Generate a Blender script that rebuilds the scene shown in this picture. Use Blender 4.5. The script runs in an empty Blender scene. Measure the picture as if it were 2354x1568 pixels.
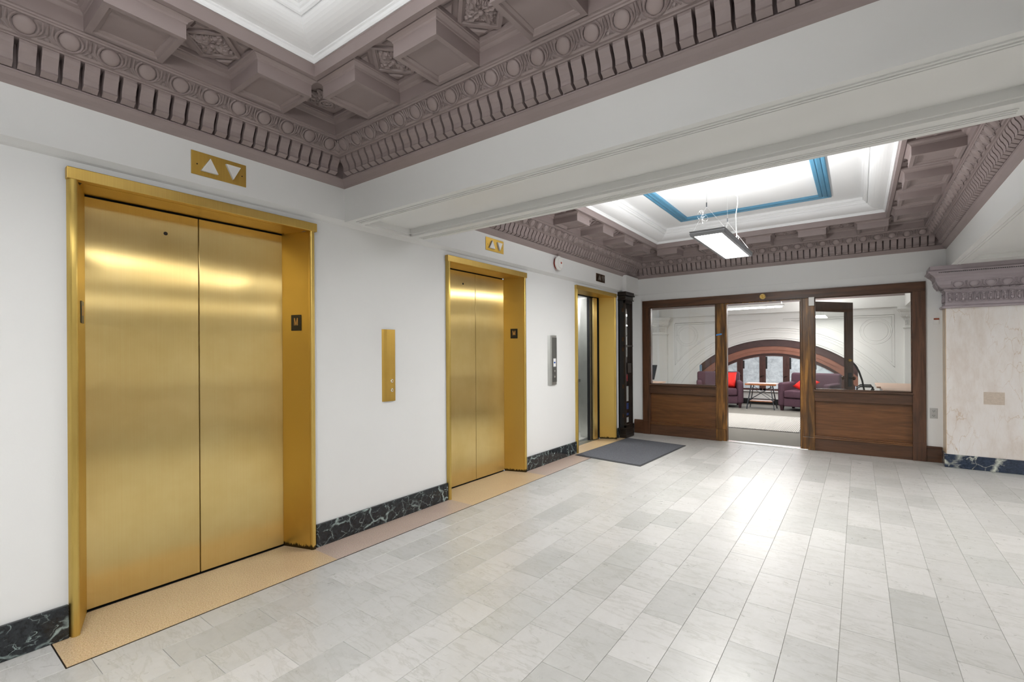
import bpy, bmesh, math, random
from mathutils import Vector, Matrix
random.seed(7)
PI = math.pi
sc = bpy.context.scene
COL = sc.collection

# ------------------------------------------------------------------ camera
F_PX, CYV, YAW, ROLL = 1084.0, 810.91, math.radians(36.336), math.radians(-0.3432)
CAM = Vector((3.0628, 0.0, 1.35))
r0 = Vector((math.cos(YAW), math.sin(YAW), 0)); f0 = Vector((-math.sin(YAW), math.cos(YAW), 0)); z0 = Vector((0, 0, 1))
cr = r0*math.cos(ROLL) + z0*math.sin(ROLL)
cu = -r0*math.sin(ROLL) + z0*math.cos(ROLL)
cd = bpy.data.cameras.new('camera'); cam = bpy.data.objects.new('camera', cd); COL.objects.link(cam)
cd.sensor_fit = 'HORIZONTAL'; cd.sensor_width = 36.0; cd.lens = F_PX*36.0/2354.0
cd.shift_y = (CYV-784.0)/2354.0; cd.clip_start = 0.05; cd.clip_end = 100
m = Matrix.Identity(4)
for i in range(3):
    m[i][0] = cr[i]; m[i][1] = cu[i]; m[i][2] = -f0[i]; m[i][3] = CAM[i]
cam.matrix_world = m
sc.camera = cam
def project(p):
    d = Vector(p)-CAM; fw = d.dot(f0)
    if fw < 0.05: return None
    return (1177+F_PX*d.dot(cr)/fw, CYV-F_PX*d.dot(cu)/fw)

# ------------------------------------------------------------------ world, exposure, big lights
sc.view_settings.view_transform = 'Standard'; sc.view_settings.look = 'None'
sc.view_settings.gamma = 1.0; sc.view_settings.exposure = 0.17
sc.view_settings.use_curve_mapping = False
sc.cycles.use_denoising = True
sc.cycles.max_bounces = 7; sc.cycles.diffuse_bounces = 4; sc.cycles.glossy_bounces = 3;
sc.cycles.use_adaptive_sampling = True; sc.cycles.adaptive_threshold = 0.08; sc.cycles.adaptive_min_samples = 16; sc.cycles.transparent_max_bounces = 12
sc.cycles.sample_clamp_indirect = 6.0
sc.cycles.caustics_reflective = False; sc.cycles.caustics_refractive = False
w = bpy.data.worlds.new('world'); sc.world = w; w.use_nodes = True
w.node_tree.nodes['Background'].inputs[0].default_value = (0.75, 0.85, 1.0, 1)
w.node_tree.nodes['Background'].inputs[1].default_value = 1.0
LAMP_DOWN, LAMP_UP = 39.0, 35.0
def area(name, loc, sx, sy, power, up=False, color=(1, 0.985, 0.96)):
    l = bpy.data.lights.new(name, 'AREA'); l.shape = 'RECTANGLE'; l.size = sx; l.size_y = sy; l.energy = power; l.color = color
    o = bpy.data.objects.new(name, l); o.location = loc
    if up: o.rotation_euler = (PI, 0, 0)
    COL.objects.link(o); return o
# pendant fittings of the lobby: (x, y) each, same height; last two added unseen for reflections
PEND = [(2.075, 4.62), (2.075, -0.30), (6.5, 4.6), (6.5, -0.3)]
for k, (x, y) in enumerate(PEND):
    area('pendant_glow_down', (x, y, 2.288), 0.2, 1.06, LAMP_DOWN*(1.2 if k == 0 else 1.0))
    area('pendant_glow_up', (x, y, 2.345), 0.2, 1.06, LAMP_UP, True)
area('tube_glow', (1.35, 10.3, 2.17), 1.15, 0.06, 38)
area('tube_glow_up', (1.35, 10.3, 2.26), 1.15, 0.06, 40, True)
area('office_lamp_glow', (2.415, 12.45, 2.09), 0.14, 0.9, 20)
area('office_lamp_glow_up', (2.415, 12.45, 2.2), 0.14, 0.9, 18, True)
area('office_side_fill', (-0.8, 10.3, 2.6), 1.15, 0.3, 30)  # fill light added to brighten the office, no fitting hangs here
area('window_daylight', (1.3, 13.30, 0.8), 2.4, 0.9, 14, color=(0.9, 0.95, 1)).rotation_euler = (-PI/2, 0, 0)

# ------------------------------------------------------------------ materials
def newmat(name):
    mt = bpy.data.materials.new(name); mt.use_nodes = True
    nt = mt.node_tree; return mt, nt, nt.nodes['Principled BSDF']
def N(nt, t, **kw):
    n = nt.nodes.new(t)
    for k, v in kw.items():
        if k[0] == 'i' and k[1:].isdigit(): n.inputs[int(k[1:])].default_value = v
        elif k in n.inputs: n.inputs[k].default_value = v
        else: setattr(n, k, v)
    return n
def L(nt, a, b): nt.links.new(a, b)
def ramp(nt, fac, stops):
    r = nt.nodes.new('ShaderNodeValToRGB'); e = r.color_ramp.elements
    while len(e) < len(stops): e.new(0.5)
    for i, (p, c) in enumerate(stops): e[i].position = p; e[i].color = (*c, 1)
    L(nt, fac, r.inputs[0]); return r.outputs[0]
def pos(nt, scale=(1, 1, 1), rnd=False, rot=(0, 0, 0)):
    g = nt.nodes.new('ShaderNodeNewGeometry'); v = g.outputs['Position']
    if rnd:
        oi = nt.nodes.new('ShaderNodeObjectInfo')
        ad = N(nt, 'ShaderNodeMath', operation='ADD'); L(nt, oi.outputs['Random'], ad.inputs[0]); L(nt, g.outputs['Random Per Island'], ad.inputs[1])
        mu = N(nt, 'ShaderNodeMath', operation='MULTIPLY'); L(nt, ad.outputs[0], mu.inputs[0]); mu.inputs[1].default_value = 37.0
        va = N(nt, 'ShaderNodeVectorMath', operation='ADD'); L(nt, v, va.inputs[0]); L(nt, mu.outputs[0], va.inputs[1]); v = va.outputs[0]
        fr = N(nt, 'ShaderNodeMath', operation='FRACT'); L(nt, ad.outputs[0], fr.inputs[0])
    mp = nt.nodes.new('ShaderNodeMapping'); mp.inputs['Scale'].default_value = scale; mp.inputs['Rotation'].default_value = rot
    L(nt, v, mp.inputs[0])
    return (mp.outputs[0], fr.outputs[0]) if rnd else mp.outputs[0]
def noise(nt, vec, scale, detail=4, rough=0.55, dist=0.0):
    n = N(nt, 'ShaderNodeTexNoise'); n.inputs['Scale'].default_value = scale; n.inputs['Detail'].default_value = detail
    n.inputs['Roughness'].default_value = rough; n.inputs['Distortion'].default_value = dist
    L(nt, vec, n.inputs['Vector']); return n.outputs[0]
def bump(nt, b, h, strength, dist=0.01):
    n = nt.nodes.new('ShaderNodeBump'); n.inputs['Strength'].default_value = strength; n.inputs['Distance'].default_value = dist
    L(nt, h, n.inputs['Height']); L(nt, n.outputs[0], b.inputs['Normal'])
def mixc(nt, fac, a, b, mode='MIX'):
    n = N(nt, 'ShaderNodeMix', data_type='RGBA', blend_type=mode)
    if hasattr(fac, 'node'): L(nt, fac, n.inputs[0])
    else: n.inputs[0].default_value = fac
    for s, v in ((6, a), (7, b)):
        if hasattr(v, 'node'): L(nt, v, n.inputs[s])
        else: n.inputs[s].default_value = (*v, 1)
    return n.outputs[2]
def plain(name, col, rough=0.5, metal=0.0, var=0.04, vs=6.0, bs=0.0, bscale=60, spec=None):
    mt, nt, b = newmat(name)
    p = pos(nt); n = noise(nt, p, vs, 5)
    c = ramp(nt, n, [(0.3, tuple(x*(1-var) for x in col)), (0.7, tuple(min(1, x*(1+var)) for x in col))])
    L(nt, c, b.inputs['Base Color']); b.inputs['Roughness'].default_value = rough; b.inputs['Metallic'].default_value = metal
    if spec is not None: b.inputs['Specular IOR Level'].default_value = spec
    if bs: bump(nt, b, noise(nt, p, bscale, 3), bs, 0.003)
    return mt
M = {}
M['wall'] = plain('white_wall_paint', (0.75, 0.75, 0.74), 0.55, var=0.012, vs=1.5, bs=0.06, bscale=120)
M['beam'] = plain('white_beam_paint', (0.77, 0.77, 0.755), 0.5, var=0.012, vs=1.5, bs=0.05, bscale=90)
M['tray'] = plain('bright_white_plaster', (0.86, 0.87, 0.885), 0.6, var=0.01, vs=1.2)
M['plaster'] = plain('white_office_plaster', (0.76, 0.755, 0.73), 0.55, var=0.01)
M['purple'] = plain('mauve_grey_paint', (0.295, 0.238, 0.232), 0.5, var=0.05, vs=3, bs=0.05, bscale=150)
M['purple2'] = plain('mauve_grey_capital_paint', (0.36, 0.31, 0.33), 0.5, var=0.04, vs=3)
M['blue'] = plain('blue_painted_moulding', (0.085, 0.25, 0.39), 0.45, var=0.05)
M['black'] = plain('black_metal', (0.012, 0.012, 0.013), 0.35)
M['bronze'] = plain('dark_bronze', (0.035, 0.026, 0.02), 0.38, 0.6, var=0.2, vs=14)
M['bronze_plate'] = plain('aged_bronze_plate', (0.10, 0.055, 0.03), 0.35, 0.8, var=0.2, vs=20)
M['steel'] = plain('satin_steel', (0.64, 0.65, 0.63), 0.3, 1.0, var=0.05)
M['dark_steel'] = plain('dark_steel_face', (0.16, 0.16, 0.15), 0.35, 0.7)
M['chrome'] = plain('chrome', (0.8, 0.8, 0.8), 0.12, 1.0, var=0.0)
M['alu'] = plain('grey_fitting_aluminium', (0.30, 0.31, 0.33), 0.4, 0.5)
M['white_plastic'] = plain('white_plastic', (0.78, 0.77, 0.74), 0.35, var=0.01)
M['grey_plastic'] = plain('grey_plastic', (0.45, 0.45, 0.44), 0.4)
M['red'] = plain('red_plastic', (0.35, 0.03, 0.015), 0.4)
M['rust'] = plain('rusty_orange_fitting', (0.25, 0.04, 0.01), 0.6, var=0.4, vs=90)
M['tape'] = plain('blue_masking_tape', (0.05, 0.22, 0.52), 0.6)
M['mat'] = plain('charcoal_carpet_mat', (0.105, 0.11, 0.125), 0.95, var=0.6, vs=150, bs=0.6, bscale=400)
M['matedge'] = plain('charcoal_mat_edge', (0.05, 0.052, 0.056), 0.8, var=0.2, vs=200)
M['carpet'] = plain('grey_office_carpet', (0.235, 0.222, 0.195), 0.95, var=0.22, vs=220, bs=0.5, bscale=300)
M['plum'] = plain('plum_upholstery', (0.092, 0.042, 0.062), 0.85, var=0.18, vs=90, bs=0.3, bscale=300)
M['leg'] = plain('dark_plum_wood_leg', (0.04, 0.014, 0.02), 0.4)
M['redcloth'] = plain('bright_red_cushion_cloth', (0.85, 0.02, 0.012), 0.7, var=0.12, vs=20)
M['iron'] = plain('dark_iron_leg', (0.06, 0.065, 0.075), 0.45, 0.6)
M['tabletop'] = plain('orange_brown_table_board', (0.33, 0.12, 0.045), 0.35, var=0.3, vs=18)
M['winwood'] = plain('dark_plum_brown_window_wood', (0.075, 0.030, 0.024), 0.4, var=0.15, vs=12)
M['copper'] = plain('reddish_copper_arch_wood', (0.28, 0.115, 0.075), 0.4, var=0.1, vs=8)
M['archdark'] = plain('dark_brown_arch_wood', (0.065, 0.03, 0.028), 0.4, var=0.15, vs=10)
M['bluegrey'] = plain('blue_grey_paint', (0.17, 0.27, 0.38), 0.5)
M['desk'] = plain('pale_maple_desk_board', (0.62, 0.42, 0.31), 0.4, var=0.08, vs=12)
M['grout'] = plain('grey_grout', (0.30, 0.28, 0.25), 0.8)
M['paper'] = plain('white_paper', (0.75, 0.75, 0.75), 0.7)
M['navy'] = plain('blue_printed_paper', (0.03, 0.10, 0.38), 0.6, var=0.3, vs=60)
M['darkred'] = plain('dark_red_paper', (0.30, 0.03, 0.04), 0.6)
M['shaft'] = plain('shaft_shade_black', (0.01, 0.01, 0.01), 0.7)  # black stands in for shade in the shaft and door gaps
M['threshold'] = plain('pale_metal_threshold', (0.7, 0.69, 0.66), 0.25, 0.6)
M['signblack'] = plain('black_sign_plate', (0.022, 0.018, 0.012), 0.3)
M['gold_letter'] = plain('gold_letter', (0.72, 0.40, 0.12), 0.35, 0.5)
M['cord'] = plain('white_cord', (0.55, 0.55, 0.54), 0.5)
M['wire'] = plain('fine_steel_wire', (0.28, 0.28, 0.28), 0.4, 0.5)

def brass(name, lo, hi, rough, aniso, scratch=0.10, mixf=0.75):
    mt, nt, b = newmat(name)
    p = pos(nt, (260, 260, 2.2)); n = noise(nt, p, 1.0, 3)
    p2 = pos(nt, (1, 1, 1)); n2 = noise(nt, p2, 2.6, 4)
    c = ramp(nt, n2, [(0.3, lo), (0.7, hi)])
    c = mixc(nt, scratch, c, ramp(nt, n, [(0.35, (0.3, 0.2, 0.08)), (0.65, (1, 0.9, 0.6))]), 'OVERLAY')
    L(nt, c, b.inputs['Base Color']); b.inputs['Metallic'].default_value = 1.0
    b.inputs['Roughness'].default_value = 0.38
    a = nt.nodes.new('ShaderNodeBsdfAnisotropic'); L(nt, c, a.inputs['Color']); a.inputs['Roughness'].default_value = rough; a.inputs['Anisotropy'].default_value = aniso
    tv = N(nt, 'ShaderNodeCombineXYZ'); tv.inputs[0].default_value = 0.02; tv.inputs[1].default_value = 0.02; tv.inputs[2].default_value = 1.0
    L(nt, tv.outputs[0], a.inputs['Tangent'])
    mx = nt.nodes.new('ShaderNodeMixShader'); mx.inputs[0].default_value = mixf
    L(nt, b.outputs[0], mx.inputs[1]); L(nt, a.outputs[0], mx.inputs[2]); L(nt, mx.outputs[0], nt.nodes['Material Output'].inputs[0])
    return mt
M['brass'] = brass('brushed_brass_door', (0.82, 0.61, 0.25), (0.90, 0.70, 0.32), 0.28, 0.82, 0.05, 0.85)
M['brass_jamb'] = brass('polished_brass_jamb', (0.63, 0.445, 0.125), (0.72, 0.52, 0.16), 0.33, 0.72, 0.05, 0.6)
M['brass_head'] = brass('brass_header', (0.60, 0.40, 0.11), (0.68, 0.47, 0.15), 0.33, 0.5, 0.08, 0.5)
M['brass_plate'] = brass('brass_plate', (0.52, 0.33, 0.07), (0.60, 0.39, 0.10), 0.40, 0.5, 0.08, 0.5)

# stained brass near the floor
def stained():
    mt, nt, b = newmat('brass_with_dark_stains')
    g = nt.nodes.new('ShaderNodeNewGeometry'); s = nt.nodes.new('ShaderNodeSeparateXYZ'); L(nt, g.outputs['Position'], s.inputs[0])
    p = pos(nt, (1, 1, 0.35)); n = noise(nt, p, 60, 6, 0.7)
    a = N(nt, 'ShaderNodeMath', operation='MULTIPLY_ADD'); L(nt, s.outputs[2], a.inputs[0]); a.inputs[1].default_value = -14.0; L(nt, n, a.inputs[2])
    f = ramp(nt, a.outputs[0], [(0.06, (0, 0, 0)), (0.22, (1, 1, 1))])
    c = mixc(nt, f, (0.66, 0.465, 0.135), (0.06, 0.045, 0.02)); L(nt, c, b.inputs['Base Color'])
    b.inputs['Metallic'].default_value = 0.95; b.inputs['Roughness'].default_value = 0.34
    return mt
M['brass_stain'] = stained()

def marble_tile():
    mt, nt, b = newmat('white_marble_tile')
    v, fr = pos(nt, (1, 1, 1), True)
    n1 = noise(nt, v, 2.2, 8, 0.6, 0.5); n2 = noise(nt, v, 26, 6, 0.7)
    mp = nt.nodes.new('ShaderNodeMapping'); mp.inputs['Scale'].default_value = (1.6, 7, 3); mp.inputs['Rotation'].default_value = (0, 0, 0.6); L(nt, v, mp.inputs[0])
    n3 = noise(nt, mp.outputs[0], 1.3, 9, 0.66, 0.5)
    base = ramp(nt, fr, [(0.0, (0.465, 0.465, 0.45)), (0.25, (0.53, 0.525, 0.51)), (0.75, (0.595, 0.585, 0.57)), (1.0, (0.50, 0.502, 0.485))])
    c = mixc(nt, 0.30, base, ramp(nt, n1, [(0.25, (0.37, 0.378, 0.355)), (0.6, (0.555, 0.55, 0.54))]), 'OVERLAY')
    vein = ramp(nt, n3, [(0.47, (0, 0, 0)), (0.50, (1, 1, 1)), (0.53, (0, 0, 0))])
    vm = N(nt, 'ShaderNodeMath', operation='MULTIPLY'); L(nt, vein, vm.inputs[0]); L(nt, noise(nt, v, 5, 3), vm.inputs[1])
    vm2 = N(nt, 'ShaderNodeMath', operation='MULTIPLY'); L(nt, vm.outputs[0], vm2.inputs[0]); vm2.inputs[1].default_value = 0.6
    c = mixc(nt, vm2.outputs[0], c, (0.33, 0.325, 0.28))
    c = mixc(nt, 0.2, c, ramp(nt, n2, [(0.3, (0.38, 0.38, 0.36)), (0.6, (0.56, 0.56, 0.55))]), 'OVERLAY')
    L(nt, c, b.inputs['Base Color'])
    rr = ramp(nt, noise(nt, pos(nt, (1, 1, 1)), 18, 7, 0.75, 1.2), [(0.3, (0.24, 0.24, 0.24)), (0.7, (0.42, 0.42, 0.42))])
    L(nt, rr, b.inputs['Roughness']); b.inputs['Specular IOR Level'].default_value = 0.5
    bump(nt, b, noise(nt, pos(nt, (1, 1, 1)), 5, 3), 0.05, 0.01)
    return mt
M['tile'] = marble_tile()

def terrazzo(name, a, bcol, ccol):
    mt, nt, b = newmat(name)
    p = pos(nt)
    vo = N(nt, 'ShaderNodeTexVoronoi'); vo.inputs['Scale'].default_value = 210; L(nt, p, vo.inputs['Vector'])
    n = noise(nt, p, 160, 3, 0.8)
    c = ramp(nt, n, [(0.35, a), (0.5, bcol), (0.66, ccol)])
    c = mixc(nt, 0.07, c, vo.outputs['Color'], 'SOFT_LIGHT')
    c = mixc(nt, 0.5, c, ramp(nt, noise(nt, p, 3, 4), [(0.3, (0.42, 0.42, 0.42)), (0.7, (0.56, 0.56, 0.56))]), 'OVERLAY')
    L(nt, c, b.inputs['Base Color']); b.inputs['Roughness'].default_value = 0.3
    return mt
M['terrazzo'] = terrazzo('brass_tinted_terrazzo', (0.46, 0.29, 0.14), (0.66, 0.48, 0.28), (0.78, 0.64, 0.45))  # tan partly its own, partly brass door light put into the colour
M['terrazzo_pink'] = terrazzo('pinkish_terrazzo', (0.36, 0.25, 0.19), (0.52, 0.40, 0.33), (0.68, 0.57, 0.50))

def black_marble(name, base, vein, vs=5.0, width=0.02):
    mt, nt, b = newmat(name)
    p = pos(nt, (1, 1, 1.2), rot=(0.4, 0.3, 0.6)); d = N(nt, 'ShaderNodeTexNoise'); d.inputs['Scale'].default_value = 7; d.inputs['Detail'].default_value = 6; L(nt, p, d.inputs['Vector'])
    mx = N(nt, 'ShaderNodeMix', data_type='VECTOR'); mx.inputs[0].default_value = 0.16; L(nt, p, mx.inputs[4]); L(nt, d.outputs['Color'], mx.inputs[5])
    out = None
    for s, wd in ((vs, width), (vs*3.1, width*0.7)):
        vo = N(nt, 'ShaderNodeTexVoronoi', feature='DISTANCE_TO_EDGE'); vo.inputs['Scale'].default_value = s; L(nt, mx.outputs[1], vo.inputs['Vector'])
        r_ = ramp(nt, vo.outputs['Distance'], [(0.0, (1, 1, 1)), (wd, (0.6, 0.6, 0.6)), (wd*2.5, (0, 0, 0))])
        nn = ramp(nt, noise(nt, p, s*0.9, 4), [(0.46, (0, 0, 0)), (0.62, (1, 1, 1))])
        mu = N(nt, 'ShaderNodeMath', operation='MULTIPLY'); L(nt, r_, mu.inputs[0]); L(nt, nn, mu.inputs[1])
        if out is None: out = mu.outputs[0]
        else:
            mm = N(nt, 'ShaderNodeMath', operation='MAXIMUM'); L(nt, out, mm.inputs[0]); L(nt, mu.outputs[0], mm.inputs[1]); out = mm.outputs[0]
    bc = ramp(nt, noise(nt, p, 40, 6, 0.8), [(0.4, base), (0.75, tuple(min(1, x*3+0.01) for x in base))])
    L(nt, mixc(nt, out, bc, vein), b.inputs['Base Color']); b.inputs['Roughness'].default_value = 0.15
    return mt
M['bmarble'] = black_marble('black_green_veined_marble', (0.008, 0.010, 0.012), (0.36, 0.45, 0.43), 5.0, 0.017)
M['nmarble'] = black_marble('navy_white_veined_marble', (0.012, 0.02, 0.038), (0.62, 0.64, 0.55), 3.0, 0.028)

def cream_marble():
    mt, nt, b = newmat('cream_veined_marble')
    p = pos(nt, (1, 1, 0.32))
    d = N(nt, 'ShaderNodeTexNoise'); d.inputs['Scale'].default_value = 5; d.inputs['Detail'].default_value = 6; L(nt, p, d.inputs['Vector'])
    mx = N(nt, 'ShaderNodeMix', data_type='VECTOR'); mx.inputs[0].default_value = 0.2; L(nt, p, mx.inputs[4]); L(nt, d.outputs['Color'], mx.inputs[5])
    vo = N(nt, 'ShaderNodeTexVoronoi', feature='DISTANCE_TO_EDGE'); vo.inputs['Scale'].default_value = 13; L(nt, mx.outputs[1], vo.inputs['Vector'])
    v = ramp(nt, vo.outputs['Distance'], [(0.0, (1, 1, 1)), (0.018, (0, 0, 0))])
    nn = ramp(nt, noise(nt, p, 3.5, 4), [(0.38, (0, 0, 0)), (0.60, (0.7, 0.7, 0.7))])
    mu = N(nt, 'ShaderNodeMath', operation='MULTIPLY'); L(nt, v, mu.inputs[0]); L(nt, nn, mu.inputs[1])
    bc = ramp(nt, noise(nt, p, 4, 7, 0.7), [(0.3, (0.62, 0.55, 0.495)), (0.48, (0.71, 0.665, 0.63)), (0.68, (0.76, 0.74, 0.73))])
    L(nt, mixc(nt, mu.outputs[0], bc, (0.48, 0.33, 0.20)), b.inputs['Base Color']); b.inputs['Roughness'].default_value = 0.12
    return mt
M['cream'] = cream_marble()
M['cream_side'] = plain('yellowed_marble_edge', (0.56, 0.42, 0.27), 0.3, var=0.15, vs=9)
M['stain'] = plain('matt_glue_patch_on_marble', (0.50, 0.42, 0.345), 0.7, var=0.08, vs=50)

def oak(name, dark, mid, light, vertical, figure=0.5, rough=0.32):
    mt, nt, b = newmat(name)
    sc_ = (9, 9, 0.7) if vertical else (0.7, 9, 9)
    p = pos(nt, sc_)
    n = noise(nt, p, 2.2, 6, 0.6, 0.8)
    sc2 = (120, 120, 5) if vertical else (5, 120, 120)
    g = noise(nt, pos(nt, sc2), 1.2, 3, 0.6)
    wv = N(nt, 'ShaderNodeTexWave', wave_type='RINGS', rings_direction=('Z' if vertical else 'X')); wv.inputs['Scale'].default_value = 1.2
    wv.inputs['Distortion'].default_value = 9.0; wv.inputs['Detail'].default_value = 3; wv.inputs['Detail Scale'].default_value = 1.4
    L(nt, pos(nt, (3.2, 3.2, 0.8) if vertical else (0.8, 3.2, 3.2)), wv.inputs['Vector'])
    c = ramp(nt, n, [(0.32, dark), (0.5, mid), (0.68, light)])
    c = mixc(nt, figure, c, ramp(nt, wv.outputs[0], [(0.2, (0.32, 0.32, 0.32)), (0.8, (0.62, 0.62, 0.62))]), 'OVERLAY')
    c = mixc(nt, 0.45, c, ramp(nt, g, [(0.35, (0.3, 0.3, 0.3)), (0.65, (0.62, 0.62, 0.62))]), 'OVERLAY')
    L(nt, c, b.inputs['Base Color']); b.inputs['Roughness'].default_value = rough
    bump(nt, b, g, 0.15, 0.002)
    return mt
M['oak_h'] = oak('dark_oak_horizontal_grain', (0.050, 0.022, 0.010), (0.086, 0.038, 0.018), (0.12, 0.054, 0.026), False, 0.3)
M['oak_v'] = oak('dark_oak_vertical_grain', (0.052, 0.023, 0.011), (0.092, 0.040, 0.020), (0.13, 0.058, 0.028), True, 0.3)
M['oak_panel'] = oak('warm_oak_panel', (0.10, 0.040, 0.013), (0.145, 0.058, 0.018), (0.185, 0.076, 0.025), False, 0.12)
M['oak_post'] = oak('figured_golden_oak_post', (0.045, 0.02, 0.006), (0.15, 0.065, 0.015), (0.34, 0.16, 0.03), True, 0.9)

def glass():
    mt = bpy.data.materials.new('clear_glass'); mt.use_nodes = True; nt = mt.node_tree; nt.nodes.clear()
    o = nt.nodes.new('ShaderNodeOutputMaterial'); mx = nt.nodes.new('ShaderNodeMixShader'); lw = nt.nodes.new('ShaderNodeLayerWeight'); pw = N(nt, 'ShaderNodeMath', operation='POWER'); L(nt, lw.outputs['Facing'], pw.inputs[0]); pw.inputs[1].default_value = 4.0; lw.inputs[0].default_value = 0.5
    fr = N(nt, 'ShaderNodeMath', operation='MULTIPLY_ADD'); L(nt, pw.outputs[0], fr.inputs[0]); fr.inputs[1].default_value = 0.7; fr.inputs[2].default_value = 0.03
    t = nt.nodes.new('ShaderNodeBsdfTransparent'); g = nt.nodes.new('ShaderNodeBsdfGlossy'); g.inputs['Roughness'].default_value = 0.0
    t.inputs[0].default_value = (0.97, 0.98, 0.975, 1)
    L(nt, fr.outputs[0], mx.inputs[0]); L(nt, t.outputs[0], mx.inputs[1]); L(nt, g.outputs[0], mx.inputs[2]); L(nt, mx.outputs[0], o.inputs[0])
    return mt
M['glass'] = glass()
def emit(name, col, s):
    mt = bpy.data.materials.new(name); mt.use_nodes = True; b = mt.node_tree.nodes['Principled BSDF']
    b.inputs['Base Color'].default_value = (0.8, 0.8, 0.8, 1); b.inputs['Emission Color'].default_value = (*col, 1); b.inputs['Emission Strength'].default_value = s
    return mt
M['lens'] = emit('lit_white_diffuser', (1, 0.99, 0.97), 9.0)
M['tube'] = emit('lit_tube_diffuser', (1, 0.99, 0.98), 14.0)
def window_glow():
    mt, nt, b = newmat('daylit_plastic_covered_glass')
    p = pos(nt); n = noise(nt, p, 7, 6, 0.65, 1.0); n2 = noise(nt, pos(nt, (2, 2, 9)), 1.5, 4)
    c = ramp(nt, n, [(0.3, (0.30, 0.34, 0.37)), (0.7, (0.56, 0.61, 0.64))])
    c = mixc(nt, 0.5, c, ramp(nt, n2, [(0.35, (0.4, 0.4, 0.4)), (0.6, (0.6, 0.6, 0.6))]), 'OVERLAY')
    L(nt, c, b.inputs['Base Color']); L(nt, c, b.inputs['Emission Color']); b.inputs['Emission Strength'].default_value = 0.30; b.inputs['Roughness'].default_value = 0.3
    return mt
M['winglow'] = window_glow()
def rugmat():
    mt, nt, b = newmat('cream_ribbed_rug')
    wv = N(nt, 'ShaderNodeTexWave', wave_type='BANDS', bands_direction='X'); wv.inputs['Scale'].default_value = 12.0; L(nt, pos(nt), wv.inputs['Vector'])
    L(nt, ramp(nt, wv.outputs[0], [(0.1, (0.30, 0.285, 0.255)), (0.5, (0.60, 0.58, 0.54))]), b.inputs['Base Color']); b.inputs['Roughness'].default_value = 0.9
    bump(nt, b, wv.outputs[0], 0.5, 0.01); return mt
M['rug'] = rugmat()

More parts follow.
